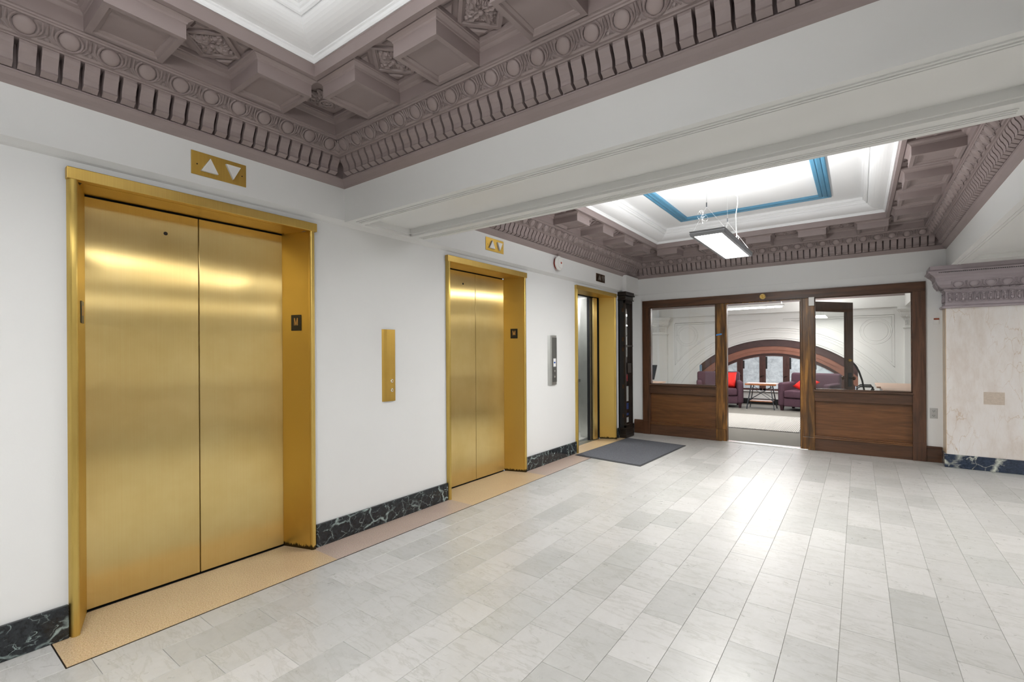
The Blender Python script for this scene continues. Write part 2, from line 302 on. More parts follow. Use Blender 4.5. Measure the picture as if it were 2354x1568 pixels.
# ------------------------------------------------------------------ mesh helpers
class MB:
    def __init__(s): s.v = []; s.f = []
    def add(s, vs, fs):
        b = len(s.v); s.v += [tuple(v) for v in vs]; s.f += [tuple(b+i for i in f) for f in fs]; return s
    def box(s, x0, x1, y0, y1, z0_, z1):
        x0, x1 = sorted((x0, x1)); y0, y1 = sorted((y0, y1)); z0_, z1 = sorted((z0_, z1))
        return s.add([(x0, y0, z0_), (x1, y0, z0_), (x1, y1, z0_), (x0, y1, z0_), (x0, y0, z1), (x1, y0, z1), (x1, y1, z1), (x0, y1, z1)],
                     [(0, 3, 2, 1), (4, 5, 6, 7), (0, 1, 5, 4), (1, 2, 6, 5), (2, 3, 7, 6), (3, 0, 4, 7)])
    def prism(s, pts, d, close=True):   # pts: 3D polygon, d: extrusion vector
        n = len(pts); d = Vector(d)
        vs = [Vector(p) for p in pts]+[Vector(p)+d for p in pts]
        fs = [(i, (i+1) % n, n+(i+1) % n, n+i) for i in range(n)]
        if close: fs += [tuple(range(n-1, -1, -1)), tuple(range(n, 2*n))]
        return s.add(vs, fs)
    def tube(s, path, r, n=6, closed=False):
        path = [Vector(p) for p in path]; k = len(path); rings = []
        up = Vector((0, 0, 1))
        for i, p in enumerate(path):
            a = path[(i-1) % k] if (closed or i > 0) else p; b = path[(i+1) % k] if (closed or i < k-1) else p
            t = (b-a).normalized(); u = t.cross(up)
            if u.length < 1e-3: u = t.cross(Vector((1, 0, 0)))
            u.normalize(); w_ = t.cross(u)
            rr = r[i] if isinstance(r, (list, tuple)) else r
            rings.append([p+rr*(math.cos(2*PI*j/n)*u+math.sin(2*PI*j/n)*w_) for j in range(n)])
        vs = [q for rg in rings for q in rg]; fs = []
        for i in range(k if closed else k-1):
            i2 = (i+1) % k
            for j in range(n): fs.append((i*n+j, i*n+(j+1) % n, i2*n+(j+1) % n, i2*n+j))
        if not closed: fs += [tuple(range(n-1, -1, -1)), tuple((k-1)*n+j for j in range(n))]
        return s.add(vs, fs)
    def lathe(s, prof, c, ax=(0, 0, 1), n=20):    # prof: (radius, height) along axis
        ax = Vector(ax).normalized(); u = ax.orthogonal().normalized(); w_ = ax.cross(u); c = Vector(c)
        vs = []; fs = []; k = len(prof)
        for (r, h) in prof:
            for j in range(n): a = 2*PI*j/n; vs.append(c+ax*h+r*(math.cos(a)*u+math.sin(a)*w_))
        for i in range(k-1):
            for j in range(n): fs.append((i*n+j, i*n+(j+1) % n, (i+1)*n+(j+1) % n, (i+1)*n+j))
        fs += [tuple(range(n-1, -1, -1)), tuple((k-1)*n+j for j in range(n))]
        return s.add(vs, fs)
    def ell(s, c, rx, ry, rz, nu=10, nv=6, mat=None):
        vs = []; fs = []; c = Vector(c)
        for i in range(nv+1):
            ph = PI*i/nv
            for j in range(nu):
                th = 2*PI*j/nu; v = Vector((rx*math.sin(ph)*math.cos(th), ry*math.sin(ph)*math.sin(th), rz*math.cos(ph)))
                if mat: v = mat @ v
                vs.append(c+v)
        for i in range(nv):
            for j in range(nu): fs.append((i*nu+j, (i+1)*nu+j, (i+1)*nu+(j+1) % nu, i*nu+(j+1) % nu))
        return s.add(vs, fs)
    def mesh(s, name, mat, smooth=False, bev=0.0, seg=2, weld=False):
        me = bpy.data.meshes.new(name); me.from_pydata(s.v, [], s.f)
        bm = bmesh.new(); bm.from_mesh(me)
        if weld or smooth: bmesh.ops.remove_doubles(bm, verts=bm.verts, dist=1e-5)
        bmesh.ops.recalc_face_normals(bm, faces=bm.faces)
        if bev: bmesh.ops.bevel(bm, geom=[e for e in bm.edges if len(e.link_faces) == 2 and e.calc_face_angle(0) > 0.6], offset=bev, segments=seg, affect='EDGES', profile=0.5, clamp_overlap=True)
        bm.to_mesh(me); bm.free()
        if smooth:
            for p in me.polygons: p.use_smooth = True
        me.materials.append(mat); return me
def link(name, me, parent=None, mw=None):
    o = bpy.data.objects.new(name, me); COL.objects.link(o)
    if parent is not None:
        o.parent = parent; o.matrix_parent_inverse = PM[parent.name].inverted()
    if mw is not None: o.matrix_basis = mw
    PM[o.name] = mw.copy() if mw is not None else Matrix.Identity(4)
    return o
PM = {}
def part(mb, name, mat, parent, smooth=False, bev=0.0, seg=2, label=None, stuff=False, mw=None):
    o = link(name, mb.mesh(name, mat, smooth, bev, seg), parent, mw)
    if label: o['label'] = label
    if stuff: o['kind'] = 'stuff'
    return o
def thing(name, label, cat, loc=(0, 0, 0), group=None, kind=None, rotz=0.0):
    o = bpy.data.objects.new(name, None); COL.objects.link(o); o.empty_display_size = 0.1
    mw = Matrix.Translation(Vector(loc)) @ Matrix.Rotation(rotz, 4, 'Z'); o.matrix_basis = mw; PM[o.name] = mw
    o['label'] = label; o['category'] = cat
    if group: o['group'] = group
    if kind: o['kind'] = kind
    return o
def solo(mb, name, mat, label, cat, kind=None, group=None, **kw):
    o = part(mb, name, mat, None, **kw); o['label'] = label; o['category'] = cat
    if kind: o['kind'] = kind
    if group: o['group'] = group
    return o
def struct(mb, name, mat, label, cat, **kw): return solo(mb, name, mat, label, cat, kind='structure', **kw)
def lin(a, b, n): return [a+(b-a)*i/(n-1) for i in range(n)]

# ------------------------------------------------------------------ dimensions
FX, RX = 0.04, 3.905            # fascia face on the left, right beam face
NY, FY0, FY1 = 2.055, 2.797, 7.60   # beam near face, beam far face, end wall
SZ, CZ = 2.31, 2.552             # beam soffit, cornice foot
B1Y0 = -2.79
TOP = 3.30

# ------------------------------------------------------------------ floor
floor = thing('floor', 'pale grey white marble tile floor of the lobby', 'floor', (0, 0, 0), kind='structure')
part(MB().box(-0.21, 8.6, -3.5, 7.62, -0.06, -0.0035), 'grout_bed', M['grout'], floor)
TW, TL, G = 0.2085, 0.4235, 0.0007
tiles = []
i = -9
while True:
    xa = 2.149+i*TW; xb = xa+TW
    if xa > 8.5: break
    a = max(xa, 0.306)
    if xb-a > 0.03:
        ph = 1.943+(0.212 if i % 2 else 0.0)+(0.116 if i in (-8, -9) else 0)
        j = -13
        while True:
            ya = ph+j*TL; yb = ya+TL
            if ya > 7.18: break
            if yb > -3.4:
                y1_ = min(yb, 7.18)
                if y1_-ya > 0.02: tiles.append((a, xb, ya, y1_))
            j += 1
    i += 1
for (a, b) in ((0.0, 0.0975), (0.0975, 0.306)):
    j = 0
    while 0.497-(j+1)*TL > -3.4: tiles.append((a, b, 0.497-(j+1)*TL, 0.497-j*TL)); j += 1
for (ya, yb, off) in ((7.18, 7.39, 0.0), (7.39, 7.60, 0.21)):
    x = 0.0+off-0.42
    while x < 8.5:
        if x+0.4235 > 0: tiles.append((max(x, 0.0), x+0.4235, ya, yb))
        x += 0.4235
tiles.append((0.0, 0.305, 7.0, 7.18))
def parea(t):
    q = [project((x, y, 0)) for x, y in ((t[0], t[2]), (t[1], t[2]), (t[1], t[3]), (t[0], t[3]))]
    if any(p is None for p in q): return 0
    q = [(min(max(p[0], 0), 2354), min(max(p[1], 0), 1568)) for p in q]
    return abs(sum(q[k][0]*q[(k+1) % 4][1]-q[(k+1) % 4][0]*q[k][1] for k in range(4)))/2
tiles.sort(key=parea, reverse=True)
def tile_mb(mb, cx, cy, hx, hy, t=0.012, c=0.0009):
    hx -= G; hy -= G
    vs = [(cx+sx*hx, cy+sy*hy, -t) for sx, sy in ((-1, -1), (1, -1), (1, 1), (-1, 1))]
    vs += [(cx+sx*hx, cy+sy*hy, -c) for sx, sy in ((-1, -1), (1, -1), (1, 1), (-1, 1))]
    vs += [(cx+sx*(hx-c), cy+sy*(hy-c), 0) for sx, sy in ((-1, -1), (1, -1), (1, 1), (-1, 1))]
    fs = [(0, 1, 5, 4), (1, 2, 6, 5), (2, 3, 7, 6), (3, 0, 4, 7), (4, 5, 9, 8), (5, 6, 10, 9), (6, 7, 11, 10), (7, 4, 8, 11), (8, 9, 10, 11), (3, 2, 1, 0)]
    mb.add(vs, fs)
cache = {}
for t in tiles[:300]:
    hx, hy = (t[1]-t[0])/2, (t[3]-t[2])/2; key = (round(hx, 4), round(hy, 4))
    if key not in cache:
        mb = MB(); tile_mb(mb, 0, 0, hx, hy); cache[key] = mb.mesh('tile', M['tile'])
    link('tile', cache[key], floor, Matrix.Translation(((t[0]+t[1])/2, (t[2]+t[3])/2, random.uniform(-0.0004, 0.0002))))
mb = MB()
for t in tiles[300:]: tile_mb(mb, (t[0]+t[1])/2, (t[2]+t[3])/2, (t[1]-t[0])/2, (t[3]-t[2])/2)
part(mb, 'tile_field', M['tile'], floor, stuff=True)

# ------------------------------------------------------------------ terrazzo strip
strip = thing('terrazzo_border', 'tan terrazzo border strip along the elevator wall', 'floor border', (0.15, 0.5, 0), kind='structure')
EL = [(0.558, 1.83), (3.137, 4.405), (5.588, 6.865)]
def slab(pts, mat): part(MB().prism([(x, y, -0.0034) for x, y in pts], (0, 0, 0.0036)), 'slab', mat, strip)
edges = [0.497]
for (a, b) in EL:
    if edges[-1] < a-0.05: slab([(0.0, edges[-1]), (0.3, edges[-1]), (0.3, a+0.02), (0.0, a+0.02)], M['terrazzo_pink'] if a > 1 else M['terrazzo'])
    sdepth = -0.205
    slab([(0.0, a+0.02), (0.3, a+0.02), (0.3, b-0.02), (0.0, b-0.02), (sdepth, b-0.11), (sdepth, a+0.11)], M['terrazzo'])
    edges.append(b-0.02)
slab([(0.0, edges[-1]), (0.3, edges[-1]), (0.3, 6.995), (0.0, 6.995)], M['terrazzo'])
part(MB().box(0.3, 0.3055, 0.4945, 6.995, -0.0034, 0.0008), 'edge_strip', M['bronze'], strip)
part(MB().box(0.0, 0.3055, 0.4915, 0.4968, -0.0034, 0.0008), 'edge_strip', M['bronze'], strip)

# ------------------------------------------------------------------ left wall
mb = MB(); ys = [-3.5]
for a, b in EL: ys += [a+0.03, b-0.03]
ys.append(7.62)
for k in range(0, len(ys), 2): mb.box(-0.25, 0.0, ys[k], ys[k+1], 0, SZ+0.01)
for a, b in EL: mb.box(-0.25, 0.0, a+0.03, b-0.03, 2.215, SZ+0.01)
struct(mb, 'wall_left', M['wall'], 'white painted elevator wall with three door openings', 'wall')
mb = MB().box(-0.25, FX, -3.5, 7.62, SZ+0.012, TOP)
mb.prism([(0.0, -3.5, SZ-0.02), (0.012, -3.5, SZ-0.012), (0.03, -3.5, SZ+0.004), (FX, -3.5, SZ+0.012), (0, -3.5, SZ+0.012)], (0, 11.12, 0))
struct(mb, 'trim_1', M['wall'], 'white painted fascia band over the elevator doors', 'wall band')
mb = MB().box(-0.02, 0.10, 7.09, 7.60, 2.30, CZ+0.02)
struct(mb, 'trim_2', M['wall'], 'small white corner pier above the dark display case', 'pier')
# marble baseboard
bb = thing('baseboard_left', 'black marble baseboard with pale green veins along the elevator wall', 'baseboard', (0, 0, 0), kind='structure')
for a, b in ((-3.4, 0.556), (1.832, 3.135), (4.407, 5.586), (6.867, 6.995), (7.31, 7.575)):
    part(MB().box(0.0, 0.022, a, b, 0.0, 0.158), 'slab', M['bmarble'], bb, bev=0.004)

# ------------------------------------------------------------------ elevators
def curve_pts(p0, p1, p2, n):   # quadratic
    return [((1-t)**2*p0[0]+2*t*(1-t)*p1[0]+t*t*p2[0], (1-t)**2*p0[1]+2*t*(1-t)*p1[1]+t*t*p2[1]) for t in lin(0, 1, n)]
def jamb_poly(a, sgn, front=0.033):
    # plan polygon (x, y) of one jamb; a outer edge, sgn +1 for the left jamb
    w_ = 0.04*sgn
    pts = [(-0.01, a)] + curve_pts((0.0, a), (front+0.004, a+0.004*sgn), (front, a+0.018*sgn), 6) + curve_pts((front, a+0.022*sgn), (front, a+w_), (0.008, a+w_), 6)
    pts += [(-0.212, a+0.11*sgn), (-0.212, a+0.095*sgn), (-0.01, a+0.03*sgn)]
    return pts
def letter_m(w_, h):   # polygons in (u, v) plane centred
    s = w_*0.16; x = w_/2; y = h/2
    return [[(-x, -y), (-x+s, -y), (-x+s, y), (-x, y)], [(x-s, -y), (x, -y), (x, y), (x-s, y)],
            [(-x+s*0.2, y), (-x+s*1.3, y), (s*0.55, -y), (-s*0.55, -y)], [(x-s*1.3, y), (x-s*0.2, y), (s*0.55, -y), (-s*0.55, -y)]]
def elevator(a, b, seam, label, open_=False, signs=True, hole=None):
    e = thing('elevator', label, 'elevator', (0, (a+b)/2, 0), group='brass elevator entrances')
    z1 = 2.196
    for (o_, sg) in ((a, 1), (b, -1)):
        pl = jamb_poly(o_, sg)
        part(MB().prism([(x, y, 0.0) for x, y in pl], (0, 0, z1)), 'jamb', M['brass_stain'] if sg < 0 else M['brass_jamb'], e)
        if signs:
            # sign plate on the splayed return
            p0 = Vector((0.008, o_+0.04*sg, 0)); p1 = Vector((-0.212, o_+0.11*sg, 0)); u = (p0-p1).normalized(); n = Vector((u.y, -u.x, 0)) if sg > 0 else Vector((-u.y, u.x, 0))
            if n.y*sg < 0: n = -n
            c = p1+u*(0.125 if sg > 0 else 0.125)+n*0.0015; c.z = 1.567
            hw, hh = 0.042, 0.055
            q = [c-u*hw-z0*hh, c+u*hw-z0*hh, c+u*hw+z0*hh, c-u*hw+z0*hh]
            sp = part(MB().prism(q, n*0.003), 'sign_plate', M['signblack'], e, label='black floor plate with a gold letter M')
            mb = MB()
            for poly in letter_m(0.032, 0.052):
                mb.prism([c+n*0.0032+u*(x if sg < 0 else -x)+z0*(y+0.008) for x, y in poly], n*0.0008)
            part(mb, 'letter', M['gold_letter'], sp)
    part(MB().box(-0.01, 0.036, a-0.003, b+0.01, z1, 2.253), 'header', M['brass_head'], e, bev=0.003)
    part(MB().box(-0.212, -0.012, a+0.06, b-0.06, z1, z1+0.03), 'header_soffit', M['brass_head'], e)
    if not open_:
        for k, (u0, u1) in enumerate(((a+0.095, seam-0.003), (seam+0.003, b-0.1))):
            d = part(MB().box(-0.245, -0.214, u0, u1, 0.009, 2.186), 'door_panel', M['brass'], e, bev=0.0015, seg=1)
            if k == 0 and hole:
                part(MB().lathe([(0.0105, 0), (0.0105, 0.002), (0.006, 0.0025)], (-0.214, hole, 2.062), (1, 0, 0), 16), 'key_hole', M['bronze'], d)
        part(MB().box(-0.30, -0.25, a+0.08, b-0.08, -0.02, 2.3), 'shaft_shade_backing', M['shaft'], e)  # black sheet put behind so the door seam reads dark
        part(MB().box(-0.25, -0.206, a+0.1, b-0.1, -0.03, 0.0), 'sill', M['black'], e)
    else:
        part(MB().box(-0.245, -0.214, b-0.285, b-0.175, 0.009, 2.186), 'door_panel', M['brass'], e, bev=0.0015, seg=1, label='narrow edge of the brass door slid open')
        part(MB().box(-0.248, -0.235, b-0.17, b-0.13, 0.009, 2.186), 'gap_shade_bar', M['black'], e)  # black bar stands in for the shade inside the gap
        part(MB().box(-0.30, -0.236, b-0.178, b-0.06, 0.0, 2.3), 'hoistway_gap_filler', M['shaft'], e)  # black filler added to keep the open door gap dark
        mb = MB().box(-0.39, -0.212, a+0.1, b-0.1, -0.03, 0.001)
        for x in (-0.24, -0.27, -0.33, -0.36): mb.box(x-0.004, x+0.004, a+0.1, b-0.1, 0.001, 0.004)
        part(mb, 'sill', M['steel'], e)
        part(MB().box(-0.30, -0.255, b-0.345, b-0.14, 0.0, 2.3), 'hoistway_post', M['black'], e)
        part(MB().box(-0.2548, -0.252, b-0.335, b-0.328, 0.01, 2.18).box(-0.2548, -0.252, b-0.30, b-0.297, 0.01, 2.18), 'edge_strip', M['steel'], e)
        part(MB().box(-0.385, -0.31, b-0.172, b-0.10, 0.0, 2.25), 'hoistway_post', M['black'], e)
        car = part(MB().box(-2.0, -0.40, a-0.35, b+0.26, -0.03, 0.002), 'car_floor', plain('pale_car_floor', (0.55, 0.55, 0.50), 0.4), e)
        mb = MB().box(-0.52, -0.40, b-0.155, b-0.10, 0, 2.2)
        part(mb, 'car_door_post', M['steel'], e)
        mb = MB().box(-2.0, -0.42, b+0.225, b+0.26, 0.002, 2.3).box(-2.03, -2.0, a-0.35, b+0.26, 0.002, 2.3).box(-2.0, -0.42, a-0.38, a-0.35, 0.002, 2.3)
        mb.box(-0.46, -0.42, b-0.10, b+0.225, 0.002, 2.3)
        part(mb, 'car_wall', M['steel'], e)
        part(MB().box(-2.0, -0.40, a-0.35, b+0.26, 2.3, 2.32), 'car_ceiling', M['steel'], e)
        part(MB().box(-1.5, -0.9, b-0.9, b-0.4, 2.285, 2.299), 'car_lamp', M['lens'], e)
        part(MB().box(-2.0, -0.42, b+0.205, b+0.225, 0.85, 0.90), 'handrail', M['chrome'], e)
        part(MB().box(-0.30, -0.25, a+0.08, b-0.36, 2.19, 2.3), 'door_track', M['black'], e)
    return e
elevator(*EL[0], 1.20, 'nearest brass elevator entrance with closed doors, filling the near part of the white wall', hole=1.028)
elevator(*EL[1], 3.805, 'middle brass elevator entrance with closed doors, between the two call plates', hole=3.611)
elevator(*EL[2], 6.2, 'farthest brass elevator entrance standing open, beside the dark display case', open_=True, signs=False)
area('car_glow', (-1.2, 6.3, 2.27), 0.5, 0.4, 22)

# hall lanterns
def lantern(y0, y1, z_0, z_1, label, plate, tri, glow=False):
    o = thing('hall_lantern', label, 'elevator lantern', (FX, (y0+y1)/2, z_0), group='hall lanterns over the elevators')
    part(MB().box(FX, FX+0.004, y0, y1, z_0, z_1), 'plate', plate, o, bev=0.001, seg=1)
    w_ = y1-y0; h = z_1-z_0
    for pts in (((0.155, 0.20), (0.455, 0.20), (0.315, 0.80)), ((0.60, 0.78), (0.875, 0.78), (0.735, 0.17))):
        part(MB().prism([(FX+0.004, y0+u*w_, z_0+v*h) for u, v in pts], (0.016, 0, 0)), 'arrow_lens', tri, o)
    for u in (0.1, 0.92):
        part(MB().lathe([(0.004, 0), (0.003, 0.0015)], (FX+0.004, y0+u*w_, z_0+0.46*h), (1, 0, 0), 8), 'screw', M['bronze'], o)
lantern(1.071, 1.366, 2.372, 2.505, 'brass hall lantern plate with white arrows over the nearest elevator', M['brass_plate'], M['white_plastic'])
lantern(3.670, 3.966, 2.390, 2.523, 'brass hall lantern plate with white arrows over the middle elevator', M['brass_plate'], M['white_plastic'])
lantern(6.147, 6.433, 2.369, 2.484, 'dark bronze hall lantern plate over the open elevator', M['bronze_plate'], plain('dull_lantern_lens', (0.16, 0.13, 0.11), 0.5))

# call stations
o = thing('call_station', 'tall brass elevator call plate between the first two elevators', 'call plate', (0, 2.476, 0.965))
part(MB().prism([(0.0, 2.412, 0.965), (0.011, 2.424, 0.965), (0.018, 2.448, 0.965), (0.018, 2.532, 0.965), (0.0, 2.537, 0.965)], (0, 0, 0.578)), 'plate', M['brass_plate'], o)
for z in (1.053, 1.128):
    bt = part(MB().lathe([(0.014, 0), (0.014, 0.004), (0.011, 0.006)], (0.018, 2.497, z), (1, 0, 0), 16), 'button', M['chrome'], o)
    part(MB().lathe([(0.008, 0), (0.006, 0.002)], (0.024, 2.497, z), (1, 0, 0), 12), 'button_cap', M['brass_plate'], bt)
o = thing('call_station', 'slim grey steel elevator call plate before the open elevator', 'call plate', (0, 4.99, 0.949))
part(MB().prism([(0.0, 4.893, 0.949), (0.018, 4.93, 0.949), (0.026, 4.955, 0.949), (0.026, 5.07, 0.949), (0.0, 5.082, 0.949)], (0, 0, 0.612)), 'housing', M['steel'], o, bev=0.003)
fc = part(MB().box(0.026, 0.028, 4.965, 5.068, 0.985, 1.535), 'face_plate', M['dark_steel'], o)
part(MB().box(0.028, 0.0288, 4.985, 5.045, 1.175, 1.275), 'sticker', M['paper'], o)
part(MB().box(0.0288, 0.0292, 4.997, 5.033, 1.215, 1.235), 'blue_mark', M['navy'], o)
for z in (1.05, 1.12):
    part(MB().lathe([(0.014, 0), (0.014, 0.004), (0.009, 0.006)], (0.028, 5.015, z), (1, 0, 0), 16), 'button', M['chrome'], o)
# alarm
o = thing('alarm_sounder', 'round white alarm sounder with a red back on the wall band', 'alarm', (FX, 5.06, 2.455))
ay, az = 5.055, 2.455
part(MB().lathe([(0.070, 0), (0.070, 0.026)], (FX, ay, az), (1, 0, 0), 28), 'back_box', M['red'], o)
part(MB().lathe([(0.088, 0.028), (0.09, 0.034), (0.086, 0.044), (0.066, 0.052), (0.060, 0.062), (0.035, 0.068), (0.012, 0.069)], (FX, ay, az), (1, 0, 0), 28), 'cover', M['white_plastic'], o, smooth=False)
part(MB().lathe([(0.014, 0), (0.010, 0.004)], (FX+0.069, ay, az), (1, 0, 0), 12), 'red_light', M['red'], o)
mb = MB()
for k in range(7):
    an = 0.8+k*0.55; mb.box(FX+0.0655, FX+0.0675, ay+0.032*math.cos(an)-0.004, ay+0.032*math.cos(an)+0.004, az+0.032*math.sin(an)-0.004, az+0.032*math.sin(an)+0.004)
part(mb, 'slot', M['black'], o)

# ------------------------------------------------------------------ entrance mat
mt_ = thing('entrance_mat', 'charcoal carpet mat in front of the open elevator', 'mat', (0.6, 6.2, 0))
c4 = [Vector((0.062, 5.46, 0)), Vector((0.986, 5.357, 0)), Vector((1.06, 6.919, 0)), Vector((0.135, 7.02, 0))]
ctr = sum(c4, Vector())/4
part(MB().prism([p+z0*0.0012 for p in c4], (0, 0, 0.005)), 'backing', M['matedge'], mt_, bev=0.001, seg=1)
part(MB().prism([ctr+(p-ctr)*0.955+z0*0.006 for p in c4], (0, 0, 0.003)), 'pile', M['mat'], mt_)

# ------------------------------------------------------------------ beams
def beam_x(y0, y1, x0, x1, name, label):
    bm_ = thing(name, label, 'beam', ((x0+x1)/2, (y0+y1)/2, SZ), kind='structure')
    ra, rb, xa, xb = y0+0.133, y1-0.155, x0+0.05, 3.60
    mb = MB()
    mb.box(x0, x1, y0, ra, SZ, TOP).box(x0, x1, rb, y1, SZ, TOP).box(x0, xa, ra, rb, SZ, TOP).box(xb, x1, ra, rb, SZ, TOP)
    mb.box(xa, xb, ra, rb, SZ+0.056, TOP)
    part(mb, 'body', M['beam'], bm_)
    mb = MB()
    for (h, t_) in ((0.015, 0.018), (0.045, 0.012)):
        mb.box(xa, xb, ra, ra+t_, SZ+h, SZ+0.056).box(xa, xb, rb-t_, rb, SZ+h, SZ+0.056).box(xa, xa+t_, ra, rb, SZ+h, SZ+0.056).box(xb-t_, xb, ra, rb, SZ+h, SZ+0.056)
    part(mb, 'panel_moulding', M['beam'], bm_)
    mb = MB()
    for yy in (y0+0.045, y0+0.070, y0+0.088): mb.box(x0+0.08, 3.58, yy-0.005, yy+0.005, SZ-0.005, SZ)
    for yy in (y1-0.088, y1-0.066, y1-0.045): mb.box(x0+0.08, 3.58, yy-0.005, yy+0.005, SZ-0.005, SZ)
    part(mb, 'edge_bead', M['beam'], bm_)
beam_x(NY, FY0, FX, 8.6, 'trim_3', 'broad white beam crossing the lobby with a panelled underside')
beam_x(B1Y0-0.7, B1Y0, FX, 8.6, 'trim_4', 'white beam behind the first bay of the lobby')
def beam_y(x0, x1, y0, y1, name, label):
    bm_ = thing(name, label, 'beam', ((x0+x1)/2, (y0+y1)/2, SZ), kind='structure')
    ra, rb, ya, yb = x0+0.14, x1-0.14, y0+0.12, y1-(0.62 if y1 > 7 else 0.16)
    mb = MB().box(x0, ra, y0, y1, SZ, TOP).box(rb, x1, y0, y1, SZ, TOP).box(ra, rb, y0, ya, SZ, TOP).box(ra, rb, yb, y1, SZ, TOP).box(ra, rb, ya, yb, SZ+0.05, TOP)
    part(mb, 'body', M['beam'], bm_)
    mb = MB()
    for xx in (x0+0.05, x0+0.075): mb.box(xx-0.004, xx+0.004, y0+0.05, y1-0.03, SZ-0.004, SZ)
    mb.box(ra, ra+0.015, ya, yb, SZ+0.012, SZ+0.05).box(ra, rb, yb-0.015, yb, SZ+0.012, SZ+0.05)
    part(mb, 'panel_moulding', M['beam'], bm_)
beam_y(RX, 4.60, FY0, FY1, 'trim_5', 'white beam running along the right side of the far bay to the marble pilaster')
beam_y(RX, 4.60, B1Y0, NY, 'trim_6', 'white beam on the right side of the near bay')

# ------------------------------------------------------------------ coffered bays
PROF = [(0.0, CZ), (0.012, 2.566), (0.030, 2.582), (0.043, 2.598), (0.0475, 2.600), (0.0475, 2.607), (0.041, 2.610), (0.030, 2.612), (0.030, 2.722),
        (0.112, 2.722), (0.116, 2.727), (0.128, 2.728), (0.134, 2.737), (0.139, 2.741), (0.149, 2.760), (0.166, 2.786), (0.178, 2.797), (0.184, 2.798), (0.188, 2.804), (0.196, 2.805), (0.198, 2.812), (0.21, 2.812),
        (0.21, 2.880), (0.215, 2.884), (0.222, 2.896), (0.238, 2.902), (0.240, 2.908), (0.246, 2.910), (0.246, 2.93)]
def side_frames(x0, x1, y0, y1):
    # returns for each side: start corner, end corner, inward dir, along dir
    return {'left': (Vector((x0, y0, 0)), Vector((x0, y1, 0)), Vector((1, 0, 0))),
            'far': (Vector((x1, y1, 0)), Vector((x0, y1, 0)), Vector((0, -1, 0))),
            'right': (Vector((x1, y1, 0)), Vector((x1, y0, 0)), Vector((-1, 0, 0))),
            'near': (Vector((x0, y0, 0)), Vector((x1, y0, 0)), Vector((0, 1, 0)))}
def sweep(mb, A, B, d, prof):
    al = (B-A).normalized(); n = len(prof); vs = []
    for (o_, z) in prof: vs.append(A+al*o_+d*o_+z0*z)
    for (o_, z) in prof: vs.append(B-al*o_+d*o_+z0*z)
    mb.add(vs, [(i, i+1, n+i+1, n+i) for i in range(n-1)])
# dentil, egg, dart unit meshes (local x = along, y = up-slope or outward, z = out of surface)
def dentil_mesh():
    pr = [(0.028, 2.6125), (0.050, 2.6105), (0.072, 2.622), (0.079, 2.626), (0.0765, 2.634), (0.079, 2.655), (0.090, 2.678), (0.101, 2.694), (0.106, 2.710), (0.106, 2.723), (0.028, 2.723)]
    return MB().prism([(-0.0278, o_, z) for o_, z in pr], (0.0556, 0, 0)).mesh('dentil', M['purple'])
def egg_mesh(k=1.0):
    mb = MB(); nu, rows = 14, 5; vs = []; fs = []
    for i in range(rows+1):
        ph = (PI/2)*i/rows
        for j in range(nu):
            th = 2*PI*j/nu; sy = 0.0395 if math.sin(th) < 0 else 0.036
            vs.append((0.0365*math.cos(ph)*math.cos(th)*k, sy*math.cos(ph)*math.sin(th)*k+0.001, (0.003+0.012*math.sin(ph))*k))
    for i in range(rows):
        for j in range(nu): fs.append((i*nu+j, i*nu+(j+1) % nu, (i+1)*nu+(j+1) % nu, (i+1)*nu+j))
    mb.add(vs, fs)
    me = mb.mesh('egg', M['purple'], smooth=True); return me
def rim_mesh(k=1.0, mat=None, pitch=0.1405):
    mb = MB()
    for (rx, ry, r_) in ((0.0455, 0.0425, 0.0050), (0.0560, 0.0400, 0.0040)):
        path = []
        for t in lin(-0.28*PI, -0.72*PI, 9) if rx > 0.05 else lin(0.30*PI, -1.30*PI, 15):
            path.append((rx*k*math.cos(t), ry*k*math.sin(t), 0.005*k))
        if rx > 0.05:
            path = [(rx*k, 0.036*k, 0.004*k), (rx*1.02*k, 0.0, 0.004*k)]+[(rx*k*math.cos(t), 0.036*k*math.sin(t), 0.004*k) for t in lin(-0.1*PI, -0.36*PI, 4)]
            mb.tube(path, r_*k, 4); mb.tube([(-p[0], p[1], p[2]) for p in path], r_*k, 4)
        else: mb.tube(path, r_*k, 4)
    return mb.mesh('egg_rim', mat or M['purple'])
def dart_mesh(k=1.0, mat=None):
    mb = MB()
    mb.add([(-0.0035*k, 0.037*k, 0), (0.0035*k, 0.037*k, 0), (0.0075*k, -0.008*k, 0), (0, -0.018*k, 0), (-0.0075*k, -0.008*k, 0), (0, 0.037*k, 0.009*k), (0, -0.004*k, 0.010*k)],
           [(0, 5, 6, 4), (5, 1, 2, 6), (6, 2, 3), (4, 6, 3), (0, 1, 5)])
    for sg in (-1, 1):
        mb.tube([(sg*0.002*k, -0.016*k, 0.003*k), (sg*0.009*k, -0.020*k, 0.006*k), (sg*0.018*k, -0.030*k, 0.005*k), (sg*0.028*k, -0.036*k, 0.003*k)], 0.0026*k, 4)
        mb.tube([(sg*0.004*k, -0.036*k, 0.002*k), (sg*0.008*k, -0.028*k, 0.004*k), (sg*0.014*k, -0.034*k, 0.003*k)], 0.002*k, 4)
    return mb.mesh('dart', mat or M['purple'])
DEN, EGG, RIM, DART = dentil_mesh(), egg_mesh(), rim_mesh(), dart_mesh()
SL_C = (0.157, 2.7665); SL_T = Vector((0.595, 0.804)).normalized()
def frame_mat(c, s_, t_, n_):
    mm = Matrix.Identity(4)
    for i in range(3): mm[i][0] = s_[i]; mm[i][1] = t_[i]; mm[i][2] = n_[i]; mm[i][3] = c[i]
    return mm
